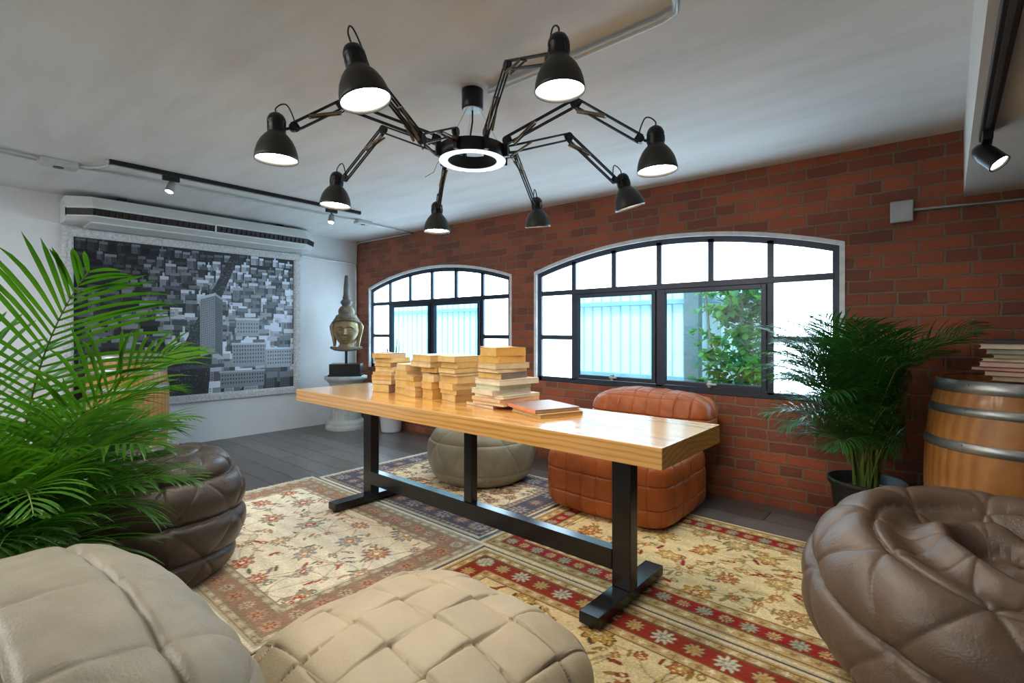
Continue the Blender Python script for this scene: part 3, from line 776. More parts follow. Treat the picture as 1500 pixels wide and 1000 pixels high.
for rim, (er, ez), (tr, tt), nm in LAMPS:
    P = Vector(rim) - Vector((CX, CY, CZ)); rad = Vector((P.x, P.y, 0)); R0 = rad.length; u = rad / R0; s = Vector((-u.y, u.x, 0))
    down = (Vector((0, 0, -1)) + u * tr + s * tt).normalized(); up = -down
    Mx = Matrix.Translation(P) @ up.to_track_quat('Z', 'Y').to_matrix().to_4x4()
    # ---- shade
    outer, inner = bell(); b = MB()
    b.lathe(list(reversed(inner)) + outer, 40, Mx, close=False)
    shade = b.build('lamp_shade', SHADE_MAT, ch)
    b = MB(); b.lathe([(.0001, .016), (.0785, .014)], 32, Mx, close=False); tag(b.build('lamp_glow', LAMP_GLOW, shade), 'white glowing lamp mouth')
    b = MB()
    b.lathe([(.034, .110), (.035, .118), (.0345, .150), (.036, .152), (.036, .160), (.033, .170), (.026, .182), (.014, .190), (.0001, .192)], 28, Mx, close=False)
    for k in range(8):
        a = k * PI / 4; q = Mx @ Vector((.0345 * math.cos(a), .0345 * math.sin(a), .122)); q2 = Mx @ Vector((.0345 * math.cos(a), .0345 * math.sin(a), .148))
        b.tube([q, q2], .0028, 5)
    b.build('lamp_socket', BLACK, shade)
    # ---- arm
    base = u * RO + Vector((0, 0, RZ + RH * .55)); E = u * er + Vector((0, 0, ez - CZ))
    neck = Mx @ Vector((0, 0, .125)); toE = (E - neck); toE.z *= .3; toE.normalize()
    H = neck + toE * .062 + Vector((0, 0, .006))
    B2 = base + Vector((0, 0, .045)) + u * .012
    b = MB(); low = MB(); upp = MB()
    b.rbox(-.012, .012, -.010, .010, -.030, .055, .003, Matrix.Translation(base + u * .008) @ Matrix.Rotation(math.atan2(u.y, u.x), 4, 'Z'))
    def pair(b, A, C, sep):
        dd_ = (C - A).normalized(); b.cyl(A + dd_ * .02 - s.cross(dd_).normalized() * sep * 1.2, A + dd_ * .02 + s.cross(dd_).normalized() * sep * 1.2, .006, n=8)
        b.cyl(C - dd_ * .02 - s.cross(dd_).normalized() * sep * 1.2, C - dd_ * .02 + s.cross(dd_).normalized() * sep * 1.2, .006, n=8)
        d = (C - A).normalized(); w = s.cross(d).normalized()
        for q in (-1, 1):
            for z in (-.006, .006):
                b.tube([A + w * sep * q + s * z, C + w * sep * q + s * z], .0042, 6)
        return d, w
    d1, w1 = pair(low, B2, E, .016); d2, w2 = pair(upp, E, H, .016)
    for Q, r in ((E, .020), (H, .016), (B2, .018)):
        (b if Q is B2 else low if Q is E else upp).cyl(Q - s * .011, Q + s * .011, r, n=14)
    upp.tube([H, neck + toE * .034], .006, 8)
    arm = b.build('arm', ROD, ch)
    low.build('lower_rods', ROD, arm); upp.build('upper_rods', ROD, arm)
    for A, d, w in ((B2, d1, w1), (E, d2, w2)):
        b = MB()
        for q in (-1, 1):
            b.tube([A + d * .025 + w * .030 + s * .011 * q, A + d * .15 - w * .010 + s * .011 * q], .0055, 7)
        b.cyl(A + d * .15 - w * .010 - s * .014, A + d * .15 - w * .010 + s * .014, .004, n=8)
        b.build('spring', SPRING, arm)
    b = MB(); top = Mx @ Vector((0, 0, .190)); loop = (H - top)
    hgt = .075 if nm == 'L1' else .035
    pts = [top, top + up * hgt * .5 - toE * .004, top + up * hgt + toE * .018, top + up * hgt * .8 + toE * .042, H + up * .03 + toE * .004, H]
    sm = []
    for i in range(len(pts) - 1):
        p00 = pts[max(i - 1, 0)]; p01 = pts[i]; p02 = pts[i + 1]; p03 = pts[min(i + 2, len(pts) - 1)]
        for k in range(5):
            q = k / 5; sm.append(.5 * ((2 * p01) + (p02 - p00) * q + (2 * p00 - 5 * p01 + 4 * p02 - p03) * q * q + (3 * p01 - p00 - 3 * p02 + p03) * q ** 3))
    sm.append(pts[-1]); b.tube(sm, .0030, 6); b.build('lamp_cord', BLACK, arm); b = MB()
    lw = w1 * .02
    b.tube([E + d1 * -.02 + lw * .5, E + lw * 1.6 - d1 * .01, E + lw * 2.2 + d2 * .01, E + lw * .9 + d2 * .03], .0028, 6)
    b.build('lamp_cord', BLACK, arm)
    li = bpy.data.lights.new('lamp_bulb', 'SPOT'); li.energy = 6; li.color = (1, .90, .76); li.spot_size = math.radians(140); li.spot_blend = .7; li.shadow_soft_size = .05
    lo = bpy.data.objects.new('lamp_bulb', li); COL.objects.link(lo); lo.parent = shade
    lo.matrix_local = Matrix.Translation(P + down * .004) @ down.to_track_quat('-Z', 'Y').to_matrix().to_4x4()

# ------------------------------------------------------------------ table
TX0, TX1, TY0, TY1, TZ = -3.435, -.745, 1.650, 2.235, .755
tb = thing('work_table', 'long thick oak table on black steel trestle legs', 'table', ((TX0 + TX1) / 2, (TY0 + TY1) / 2, .0))
ox, oy = (TX0 + TX1) / 2, (TY0 + TY1) / 2
b = MB(); b.rbox(TX0 - ox, TX1 - ox, TY0 - oy, TY1 - oy, TZ - .079, TZ, .003); b.build('tabletop', OAK, tb)
LXS = ((-2.955, 1.94), (-1.045, 1.94))
for lx, ly in LXS:
    x, y = lx - ox, ly - oy
    b = MB(); b.rbox(x - .044, x + .044, y - .032, y + .032, .066, TZ - .080, .003)
    b.box(x - .06, x + .06, y - .20, y + .20, TZ - .0865, TZ - .0795)
    leg = b.build('leg', BLACK_STEEL, tb)
    b = MB(); b.rbox(x - .044, x + .044, 1.652 - oy, 2.228 - oy, .022, .066, .003)
    ft = b.build('foot', BLACK_STEEL, tb)
    b = MB()
    for yy in (1.675, 2.205):
        b.cyl((x, yy - oy, .0085), (x, yy - oy, .014), .014, n=12); b.cyl((x, yy - oy, .014), (x, yy - oy, .024), .006, n=8)
    b.build('levelling_pad', BLACK, ft)
b = MB(); b.rbox(LXS[0][0] + .044 - ox, LXS[1][0] - .044 - ox, 1.905 - oy, 1.965 - oy, .135, .222, .003); b.build('stretcher', BLACK_STEEL, tb)
b = MB(); b.rbox(-1.985 - .030 - ox, -1.985 + .030 - ox, 1.912 - oy, 1.958 - oy, .222, TZ - .080, .003)
tag(b.build('leg', BLACK_STEEL, tb), 'thin middle post')

# ------------------------------------------------------------------ books
def cover_mat(cc):
    k = tuple(cc)
    if k not in COVERS: COVERS[k] = mat('book cover', srgb(*cc), .45, 0, .08, 30, spec=.4)
    return COVERS[k]
def page_mat(cc):
    k = ('p',) + tuple(cc)
    if k not in COVERS:
        N = Nodes('book pages'); w = N.n('ShaderNodeTexWave', wave_type='BANDS', bands_direction='Z'); N.l(N.coord(), w.inputs['Vector'])
        w.inputs['Scale'].default_value = 140; w.inputs['Distortion'].default_value = 1.2; w.inputs['Detail'].default_value = 2
        cA = srgb(*[x * .90 for x in cc]); cB = srgb(*cc)
        f = N.noise(N.coord(), 20, 3)
        N.principled(N.mix(1, N.ramp(w.outputs['Fac'], [(.2, cA), (.8, cB)]), N.ramp(f, [(.3, (.88, .85, .8, 1)), (.7, (1.05, 1.05, 1.05, 1))]), 'MULTIPLY'), .85, 0, None, .1)
        COVERS[k] = N.m
    return COVERS[k]
def book(label, group, loc, rot, w, l, t, cc, pc, spine=0, hard=False, warp=0):
    """w along local x, l along local y; spine: 0 +x, 1 -x, 2 +y, 3 -y side; pages show on the other three"""
    root = thing('hardcover_book' if hard else 'paperback_book', label, 'book', loc, rot, group)
    ct = .0024 if hard else .0012; ins = .004 if hard else .0012
    swap = spine in (2, 3)
    a, c_ = (l / 2, w / 2) if swap else (w / 2, l / 2)
    Mx = Matrix.Rotation({0: 0, 1: PI, 2: PI / 2, 3: -PI / 2}[spine], 4, 'Z')
    b = MB(); b.box(-a, a, -c_, c_, 0, ct, Mx)
    # top cover sags or lifts a little
    n = 6; vs = []
    for i in range(n + 1):
        x = -a + 2 * a * i / n; dz_ = warp * ((i / n - .5) * 2) ** 2 * (1 if i < n / 2 else .3)
        for z in (t - ct, t):
            for y in (-c_, c_): vs.append(tuple(Mx @ Vector((x, y, z + dz_))))
    fs = []
    for i in range(n):
        o = i * 4; fs += [(o, o + 1, o + 5, o + 4), (o + 2, o + 6, o + 7, o + 3), (o, o + 4, o + 6, o + 2), (o + 1, o + 3, o + 7, o + 5)]
    fs += [(0, 2, 3, 1), (n * 4, n * 4 + 1, n * 4 + 3, n * 4 + 2)]
    b.add(vs, fs); b.box(a - ct, a, -c_, c_, ct, t - ct, Mx)
    b.build('cover', cover_mat(cc), root)
    b = MB()
    # fore edge slightly hollow
    x0, x1 = -a + ins, a - ct; y0, y1 = -c_ + ins, c_ - ins; z0, z1 = ct, t - ct; h_ = min(.003, t * .12)
    vs = []
    for z, dx in ((z0, 0), ((z0 + z1) / 2, h_), (z1, 0)):
        for x, y in ((x0 + dx, y0), (x1, y0), (x1, y1), (x0 + dx, y1)): vs.append(tuple(Mx @ Vector((x, y, z))))
    b.add(vs, [(3, 2, 1, 0), (8, 9, 10, 11)] + [(k * 4 + i, k * 4 + (i + 1) % 4, k * 4 + 4 + (i + 1) % 4, k * 4 + 4 + i) for k in (0, 1) for i in range(4)])
    b.build('page_block', page_mat(pc), root)
    return root
ORD = ['bottom', 'second from the bottom', 'third from the bottom', 'fourth from the bottom', 'fifth from the bottom', 'sixth from the bottom', 'seventh from the bottom',
       'eighth from the bottom', 'ninth from the bottom', 'tenth from the bottom', 'eleventh from the bottom', 'twelfth from the bottom', 'thirteenth from the bottom']
YEL = [(234, 194, 122), (238, 204, 140), (230, 184, 104), (240, 214, 164), (236, 200, 130)]
CRM = [(236, 220, 186), (240, 226, 198), (232, 206, 160)]
COVC = [(214, 180, 120), (190, 150, 96), (222, 204, 168), (150, 110, 80), (226, 196, 140)]
rb = random.Random(9)
def stack(where, group, x, y, rot, spec, hard=False, z0=TZ + .0006):
    """spec rows from the bottom: (thickness, w, l, rot offset deg, dx, dy, page colour, cover colour)"""
    z = z0; n = len(spec)
    for i, (t, w, l, ro, dx, dy, pc, cc) in enumerate(spec):
        o = ORD[i] + ' of' if i < n - 1 else 'on top of'
        kind = 'hardcover' if hard else ('yellowed paperback' if pc in YEL else 'cream-edged book')
        book('%s, %s %s' % (kind, o, where), group, (x + dx, y + dy, z), rot + math.radians(ro), w, l, t, cc, pc, rb.choice([0, 2]), hard, 0 if (hard or i < n - 1) else .006)
        z += t + .0008
    return z
G1 = 'yellowed paperbacks stacked on the table'
def auto(n, total, w, l, cols, jit=9, dj=.014, thick=None):
    ts = thick or [rb.uniform(.7, 1.35) for _ in range(n)]; k = (total - n * .0008) / sum(ts)
    return [(t * k, w * rb.uniform(.9, 1.06), l * rb.uniform(.92, 1.04), rb.uniform(-jit, jit), rb.uniform(-dj, dj), rb.uniform(-dj, dj), rb.choice(cols), rb.choice(COVC)) for t in ts]
stack('the leftmost stack on the table', G1, -2.865, 2.035, math.radians(14), auto(8, .256, .160, .185, YEL, 7, .010, [1.6, .8, 1.0, .6, 1.1, .8, .9, .9]))
stack('the short second stack on the table', G1, -2.655, 2.045, math.radians(-9), auto(5, .190, .145, .170, YEL + CRM[2:], 6, .008, [1.1, 1.3, .7, .9, 1.0]))
stack('the low third stack on the table', G1, -2.507, 1.990, math.radians(-13), auto(4, .128, .145, .125, YEL, 5, .006, [1.1, .8, .9, .9]))
stack('the low stack beside the fourth stack', G1, -2.356, 2.010, math.radians(-6), auto(3, .142, .128, .150, YEL, 4, .004, [1.4, 1.0, .95]))
# three thick books bridging the two low stacks
zt = TZ + .143 + .011
for i, (t, w, l, ro, dx, pc) in enumerate([(.030, .150, .17, 4, .03, YEL[2]), (.034, .245, .20, -5, -.02, YEL[3]), (.040, .235, .21, -8, .0, YEL[4])]):
    book(['thick paperback bridging two low stacks, lowest of three', 'thick cream paperback bridging two low stacks, middle of three', 'thick open-edged paperback bridging two low stacks, topmost of three'][i],
         G1, (-2.425 + dx, 2.060, zt), math.radians(ro - 4), w, l, t, COVC[i], pc, 2); zt += t + .0008
stack('the fourth stack, left of the tallest stack', G1, -2.165, 2.045, math.radians(-10), auto(8, .260, .175, .220, YEL, 9, .012, [1.3, .8, 1.2, 1.3, .5, .9, 1.1, 1.0]))
big = [(.017, .250, .30, -2, -.02, .01, CRM[0], (176, 112, 80)), (.016, .235, .285, 6, .03, -.005, CRM[2], (208, 150, 110)), (.018, .235, .29, 2, .015, .005, CRM[2], (232, 180, 140)),
       (.014, .225, .28, 4, .025, .01, CRM[0], (224, 208, 176)), (.026, .20, .26, -4, -.01, -.004, CRM[1], (226, 214, 196)), (.026, .185, .245, 5, .005, 0, (214, 216, 186), (200, 206, 170)), (.028, .225, .27, -3, .02, .01, CRM[1], (216, 200, 170)),
       (.032, .175, .215, 8, -.005, .005, YEL[0], (120, 96, 76)), (.020, .17, .215, 3, .0, -.004, YEL[3], (130, 90, 70)), (.030, .175, .225, -5, .005, .0, CRM[2], (210, 180, 140)), (.036, .165, .205, 4, -.01, .004, YEL[2], (228, 170, 70)), (.044, .155, .20, -4, .0, .0, YEL[0], (226, 170, 84))]
stack('the tallest mixed stack on the table', 'books in the tallest stack', -1.845, 2.045, math.radians(-8), big)
G2 = 'large flat books lying on the table'
book('large flat book under the glossy one, right of tall stack', G2, (-1.500, 1.985, TZ + .0006), math.radians(-20), .27, .245, .019, (196, 160, 104), (222, 186, 128), 2, True)
gb = book('glossy dark-covered large book with orange spine, right of tall stack', G2, (-1.530, 1.995, TZ + .0208), math.radians(-21), .285, .25, .017, (150, 120, 110), (224, 196, 150), 3, True)

b = MB(); b.rbox(-.142, .142, -.128, -.1252, .0, .017, .001); tag(b.build('spine', cover_mat((226, 146, 108)), gb), 'orange spine')

# ------------------------------------------------------------------ statue, pedestal, white pot in the corner
PX, PY = -5.46, 3.235
STONE = mat('grey cast stone', (.44, .46, .44, 1), .75, 0, .14, 14, .3)
ped = thing('pedestal', 'grey fluted stone pedestal in the corner under the statue', 'pedestal', (PX, PY, 0))
b = MB(); b.lathe([(.235, .001), (.237, .03), (.235, .045), (.222, .055), (.226, .075), (.214, .092), (.196, .10), (.190, .115)], 64); b.build('base', STONE, ped)
b = MB(); nfl = 22
b.lathe([(.178, .112), (.178, .13), (.176, .30), (.174, .50), (.174, .515)], 264, flute=lambda t, k: 1 - (.055 * max(0, math.cos(t * nfl)) ** .8 if 0 < k < 4 else 0)); b.build('fluted_shaft', STONE, ped)
b = MB(); b.lathe([(.176, .512), (.192, .522), (.188, .535), (.205, .555), (.225, .575), (.245, .590), (.247, .622), (.236, .626)], 64); b.build('capital', STONE, ped)
st = thing('head_statue', 'bronze-toned buddha head statue on black block stand', 'statue', (PX + .01, PY, .627), math.radians(50))
# local -y.. the face looks along local -Y after rotation
GOLD = mat('aged gilt wood', (.30, .215, .105, 1), .42, .35, .4, 9, .25)
DARKG = mat('dark aged hair', (.20, .165, .115, 1), .6, .2, .4, 16, .4)
b = MB(); b.rbox(-.19, .19, -.13, .13, .0, .022, .004); b.rbox(-.178, .178, -.12, .12, .022, .145, .004); b.build('plinth', BLACK, st)
b = MB(); b.cyl((0, 0, .145), (0, 0, .32), .018, n=16); b.build('rod', BLACK, st)
def sphere_grid(nu, nv):
    th = np.linspace(0, 2 * PI, nu, endpoint=False)[None, :].repeat(nv, 0); ph = np.linspace(-PI / 2, PI / 2, nv)[:, None].repeat(nu, 1)
    i = np.arange(nu * nv).reshape(nv, nu); nx_ = np.roll(i, -1, 1)
    Fq = np.stack([i[:-1], nx_[:-1], nx_[1:], i[1:]], -1).reshape(-1, 4)
    return th, ph, Fq
th, ph, Fq = sphere_grid(140, 110)
dx, dy, dz_ = np.cos(ph) * np.sin(th), -np.cos(ph) * np.cos(th), np.sin(ph)        # th = 0 is the face
z = dz_ * .205; jaw = np.clip(-dz_, 0, 1)
wx = .150 * (1 - .30 * jaw ** 1.6) * (1 - .04 * np.clip(dz_, 0, 1)); wy = .150 * (1 - .18 * jaw ** 1.8)
x = dx * wx; y = dy * wy
front = np.clip(-dy, 0, 1)
g = lambda cx_, cz_, sx, sz: np.exp(-((x - cx_) / sx) ** 2 - ((z - cz_) / sz) ** 2) * (front > .2)
yy = y.copy()
ridge = np.exp(-(x / (.012 + .012 * np.clip((.03 - z) / .1, 0, 1))) ** 2) * np.clip((.045 - z) / .085, 0, 1) * (z > -.055) * (front > .2)
yy -= .036 * ridge
yy -= .012 * g(0, -.052, .022, .012)                                   # nose tip wings
for sgn in (-1, 1):
    yy += .017 * g(sgn * .052, .012, .034, .020)                       # eye sockets
    yy -= .013 * g(sgn * .052, .008, .028, .011)                       # lids
    yy += .006 * g(sgn * .052, -.002, .030, .0035)                     # slit
    yy -= .010 * np.exp(-((z - (.045 - ((np.abs(x) - .055) / .05) ** 2 * .022)) / .006) ** 2) * (np.abs(x) < .105) * (np.abs(x) > .012) * (front > .2) * .7
    yy -= .008 * g(sgn * .075, -.05, .035, .04)                        # cheeks
yy -= .014 * g(0, -.088, .034, .008); yy -= .013 * g(0, -.106, .026, .008); yy += .007 * g(0, -.097, .040, .003)
yy -= .014 * g(0, -.150, .030, .025)
hc = .545
V = np.stack([x, yy, z + hc], -1).reshape(-1, 3)
npmesh('face', V, Fq, GOLD, st)
# hair cap with curls
hx, hy, hz = dx * .172, dy * .170 + .006, np.sign(dz_) * np.abs(dz_) ** .9 * .205
line = .085 + .03 * np.cos(th) - .30 * np.clip(-np.cos(th) + .15, 0, 1)
keep = hz > line - .0
curl = .010 * np.clip(np.sin(th * 26) * np.sin(ph * 44), 0, 1)
hs = np.where(keep, 1.0, .80)
hx, hy, hz2 = hx * hs * (1 + curl * 6), hy * hs * (1 + curl * 6), np.where(keep, hz * (1 + curl * 4), line * 1.0)
V = np.stack([hx, hy, hz2 + hc], -1).reshape(-1, 3); npmesh('hair', V, Fq, DARKG, st)
b = MB(); b.lathe([(.130, .690), (.118, .722), (.092, .735), (.090, .745), (.094, .77), (.086, .80), (.068, .825), (.058, .834)], 48, flute=lambda t, k: 1 + .03 * math.sin(t * 22) * (k % 2 * 2 - 1)); b.build('topknot', DARKG, st)
b = MB(); b.lathe([(.056, .832), (.050, .845), (.066, .865), (.070, .885), (.058, .902), (.040, .915), (.046, .93), (.040, .95), (.034, .97), (.032, 1.06), (.024, 1.15), (.018, 1.20), (.0001, 1.205)], 32)
b.build('finial', mat('dark weathered finial', (.13, .12, .11, 1), .6, .2, .3), st)
for sgn in (-1, 1):
    b = MB()
    b.tube([(sgn * .140, .012, .60), (sgn * .158, .016, .625), (sgn * .168, .018, .59), (sgn * .160, .014, .53), (sgn * .146, .010, .46), (sgn * .138, .008, .40), (sgn * .138, .004, .352)], [.016, .026, .032, .030, .026, .022, .014], 12)
    b.build('ear', GOLD, st)
b = MB(); b.lathe([(.085, .315), (.105, .318), (.112, .332), (.098, .345), (.082, .37), (.080, .44)], 40); b.build('neck', GOLD, st)
b = MB(); 
b.tube([(-.175, -.005, .338), (-.12, -.06, .326), (-.05, -.085, .322), (0, -.09, .321), (.05, -.085, .322), (.12, -.06, .326), (.175, -.005, .338)], [.016, .024, .028, .028, .028, .024, .016], 12); b.build('collar', DARKG, st)

wp = thing('potted_plant', 'white pot with narrow upright dark leaves behind the books', 'potted plant', (-4.86, 3.455, 0))
b = MB(); b.lathe([(.0001, .002), (.105, .002), (.112, .02), (.135, .27), (.142, .275), (.142, .30), (.132, .30), (.122, .25), (.0001, .25)], 40, close=False); b.build('pot', mat('white plastic pot', (.66, .70, .74, 1), .4, 0, .05), wp)
rp = random.Random(2)
SPIKE = m_leaf('dark blade', (.02, .06, .03, 1), (.05, .11, .05, 1), .4, .15)
for k, (a, h_, ln) in enumerate([(0, .86, .07), (1.1, .80, .05), (2.2, .84, .06), (2.9, .78, .05), (4.0, .82, .06), (5.2, .79, .05)]):
    b = MB(); vs = []; n = 9
    for i in range(n):
        t = i / (n - 1); w_ = .020 * (1 - t ** 2.2) + .001; r = .03 + ln * t * t + .02 * t
        c_ = Vector((math.cos(a) * r, math.sin(a) * r, .24 + h_ * t)); s_ = Vector((-math.sin(a), math.cos(a), 0)); o_ = Vector((math.cos(a), math.sin(a), 0))
        vs += [c_ - s_ * w_ + o_ * .006, c_, c_ + s_ * w_ + o_ * .006]
    b.add(vs, [(i * 3 + j, i * 3 + j + 1, i * 3 + j + 4, i * 3 + j + 3) for i in range(n - 1) for j in (0, 1)], True)
    b.build('blade_leaf', SPIKE, wp)

# ------------------------------------------------------------------ quilted leather seats
def wrinkle(P, sc, seed):
    r = np.random.default_rng(seed); o = np.zeros(len(P))
    for k in range(9):
        d = r.normal(size=3); d /= np.linalg.norm(d); f = sc * r.uniform(.6, 2.2)
        o += np.sin(P @ d * f + r.uniform(0, 6.3) + 1.6 * np.sin(P @ np.roll(d, 1) * f * .6)) / (1 + k * .25)
    return o / 4

def pouf(label, loc, R, H, rows, ntri, mat_, rz=0, crater=.06, cr=.5, spiral=0.0, seed=1, bulge=.020, tri=.010, folds=.012, sx=1.0, sy=1.0, tilt=None, flatb=.16, e=.72, phase=0):
    nu, nv = 420, 260
    th = np.linspace(0, 2 * PI, nu, endpoint=False)[None, :].repeat(nv, 0); s = np.linspace(0, 1, nv)[:, None].repeat(nu, 1)
    ph = (s - .5) * PI
    r0 = R * np.abs(np.cos(ph)) ** e; z0 = H / 2 + H / 2 * np.sign(np.sin(ph)) * np.abs(np.sin(ph)) ** (e + .05)
    z0 = np.maximum(z0, flatb * H * .25) - flatb * H * .25
    # normal in (r, z)
    dr = np.gradient(r0, axis=0); dz_ = np.gradient(z0, axis=0); ln = np.hypot(dr, dz_) + 1e-9
    nr, nz = dz_ / ln, -dr / ln
    nr = np.where(ln < 1e-7, 0, nr); nz = np.where(ln < 1e-7, np.sign(ph), nz)
    # rows run from below to the rim of the top
    arc = np.cumsum(ln, 0); arc = arc / arc[-1]
    w = arc * rows + spiral * th / (2 * PI) + phase
    fw = w - np.floor(w); rowlen = (PI * .5 * (R + H / 2) * 1.25) / rows
    drow = np.minimum(fw, 1 - fw) * rowlen
    rowid = np.floor(w)
    dis = bulge * (.55 * (1 - np.exp(-(drow / .010))) + .75 * np.sin(PI * fw) ** .8) + bulge * .5 * (fw - .5)
    u = th / (2 * PI) * ntri + .5 * (rowid % 2)
    fu = u - np.floor(u); cell = 2 * PI * np.maximum(r0, .05) / ntri
    tri_a = np.abs(fu - fw * .5) * cell; tri_b = np.abs((1 - fu) - fw * .5) * cell
    dt = np.minimum(tri_a, tri_b)
    top = np.clip((arc - .80) / .14, 0, 1)
    low = np.clip((.20 - arc) / .1, 0, 1)
    dis = dis + tri * (.7 * (1 - np.exp(-(dt / .007))) + .6 * (1 - np.exp(-(dt / .05) ** 2))) * (1 - top)
    P = np.stack([r0 * np.cos(th), r0 * np.sin(th), z0], -1).reshape(-1, 3)
    dis = dis + .0045 * wrinkle(P, 17, seed).reshape(nv, nu) * (1 - low)
    dis = dis * (1 - .8 * low)
    rn = r0 / R
    well = np.exp(-(rn / cr) ** 3)
    z = z0 + dis * nz; r = r0 + dis * nr
    topmask = (ph > 0)
    rr_ = np.random.default_rng(seed)
    pleat = sum(np.sin(th * k + rr_.uniform(0, 6.3) + 4 * rn) / (1 + .15 * k) for k in (2, 3, 5)) / 2.2
    spin = 1.4 * np.sin(rn * 15 - th + .7 * np.sin(2 * th))
    z = z - topmask * well * (crater - folds * (pleat + 1.2 * spin) * np.clip(rn * 3, 0, 1))
    x, y = r * np.cos(th) * sx, r * np.sin(th) * sy
    V = np.stack([x, y, np.maximum(z, 0.0)], -1).reshape(-1, 3)
    if tilt is not None:
        ax, ang_ = tilt; M3 = np.array(Matrix.Rotation(ang_, 3, ax)); V = V @ M3.T; V[:, 2] -= V[:, 2].min()
    i = np.arange(nu * nv).reshape(nv, nu); nx_ = np.roll(i, -1, 1)
    Fq = np.stack([i[:-1], nx_[:-1], nx_[1:], i[1:]], -1).reshape(-1, 4)
    return V, Fq

def cushion(hx, hy, hz, k, grid, offs, depth, mat_, seed, wr=.006, n=120, dome=0.0, sigma=.02, weave=0.0, kz=None, wsc=13):
    """padded block with stitched seams on planes spaced grid=(gx, gy, gz)"""
    t = np.linspace(-1, 1, n); A, B = np.meshgrid(t, t); C = np.ones_like(A)
    faces = [(A, B, C), (A, -B, -C), (C, A, B), (-C, -A, B), (-A, C, B), (A, -C, B)]
    V = []; Fq = []; o = 0; idx = np.arange(n * n).reshape(n, n)
    q = np.stack([idx[:-1, :-1], idx[:-1, 1:], idx[1:, 1:], idx[1:, :-1]], -1).reshape(-1, 4)
    for f in faces:
        V.append(np.stack(f, -1).reshape(-1, 3)); Fq.append(q + o); o += n * n
    P = np.concatenate(V); Fq = np.concatenate(Fq)
    nrm = (np.abs(P) ** k).sum(1) ** (1 / k); S = P / nrm[:, None]
    Nn = np.sign(S) * np.abs(S) ** (k - 1) / np.array([hx, hy, hz]); Nn /= np.linalg.norm(Nn, axis=1)[:, None] + 1e-12
    Q = S * np.array([hx, hy, hz])
    dis = np.zeros(len(Q))
    wob = .006 * wrinkle(Q, 9, seed + 3)
    for ax in range(3):
        g_ = grid[ax]
        if not g_: continue
        c_ = (Q[:, ax] + wob - offs[ax]) / g_; d = np.abs(c_ - np.round(c_)) * g_
        wgt = np.clip(1.25 - np.abs(Nn[:, ax]) * 1.5, 0, 1)
        dis -= (depth[ax] if isinstance(depth, tuple) else depth) * np.exp(-(d / sigma) ** 1.15) * wgt
        if weave:
            ot = [a for a in range(3) if a != ax and grid[a]][0] if any(grid[a] for a in range(3) if a != ax) else ax
            par = np.floor((Q[:, ax] - offs[ax]) / g_) + np.floor((Q[:, ot] - offs[ot]) / (grid[ot] or 1))
            dis += weave * ((c_ - np.floor(c_)) - .5) * np.where(par % 2 > .5, 1, -1) * wgt
    dis += wr * wrinkle(Q, wsc, seed) + wr * .5 * wrinkle(Q, wsc * 3, seed + 1)
    Q = Q + Nn * dis[:, None]
    if dome: Q[:, 2] += dome * (1 - (Q[:, 0] / hx) ** 2) * (1 - (Q[:, 1] / hy) ** 2) * (Q[:, 2] > 0)
    Q[:, 2] = np.maximum(Q[:, 2], -hz + .012)
    return Q, Fq

def seam_tube(parent, name, pts, r, m):
    b = MB(); b.tube(pts, r, 6); return b.build(name, m, parent)

OLIVE = m_leather('olive leather', (.235, .215, .150, 1), .40)
ESPRESSO = m_leather('dark brown leather', (.050, .036, .026, 1), .34)
BROWN = m_leather('taupe brown leather', (.135, .088, .060, 1), .40)
BEIGE = m_leather('beige leather', (.50, .41, .275, 1), .50, .12)
GREIGE = m_leather('greige leather', (.30, .27, .205, 1), .48, .16)
TAN = m_leather('tan orange leather', (.34, .085, .020, 1), .40, .25, 5, .35)

def leather_pouf(label, loc, kw, m, group=None):
    V, Fq = pouf(label, loc, mat_=m, **kw)
    o = npmesh('leather_pouf', V, Fq, m, None, True, loc); return tag(o, label, 'pouf', group)
leather_pouf('olive grey quilted leather pouf under the table by the window', (-2.78, 2.83, .009), dict(R=.405, H=.46, rows=5, ntri=9, spiral=0, seed=4, bulge=.010, tri=.006, crater=.03, folds=.004, e=.66), OLIVE)
leather_pouf('dark brown coiled leather pouf beside the left palm', (-2.87, .63, .009), dict(R=.395, H=.60, rows=7, ntri=8, spiral=1, seed=6, bulge=.030, tri=.008, crater=.07, cr=.55, folds=.022, e=.66, phase=.25), ESPRESSO)
leather_pouf('large taupe brown leather pouf in the right foreground', (.14, 2.16, .009), dict(R=.50, H=.52, rows=6, ntri=9, spiral=1, seed=9, bulge=.030, tri=.012, crater=.13, cr=.62, folds=.035, e=.70, phase=.1, tilt=(Vector((1, .25, 0)), .12)), BROWN)

# flat woven beige pouf and greige bean bag in the foreground
Q, Fq = cushion(.39, .365, .188, 4.2, (.145, .145, 0), (.03, .02, 0), .009, BEIGE, 3, wr=.004, dome=.045, sigma=.0045, weave=.010, n=260)
Q[:, 2] += .188 - .012
tag(npmesh('leather_pouf', Q, Fq, BEIGE, None, True, (-1.045, .835, .009)), 'low beige pouf of woven leather squares in the front centre', 'pouf')
Q, Fq = cushion(.52, .40, .318, 4.2, (.26, .19, .2), (.05, .03, .02), (.006, .020, .012), GREIGE, 8, wr=.014, dome=.05, sigma=.009, n=220, wsc=10)
Q[:, 2] += .318 - .012
bag = npmesh('bean_bag', Q, Fq, GREIGE, None, True, (-1.325, .015, .001)); bag.rotation_euler = (0, 0, math.radians(4))
tag(bag, 'greige stitched leather bean bag in the left foreground below the palm', 'bean bag')

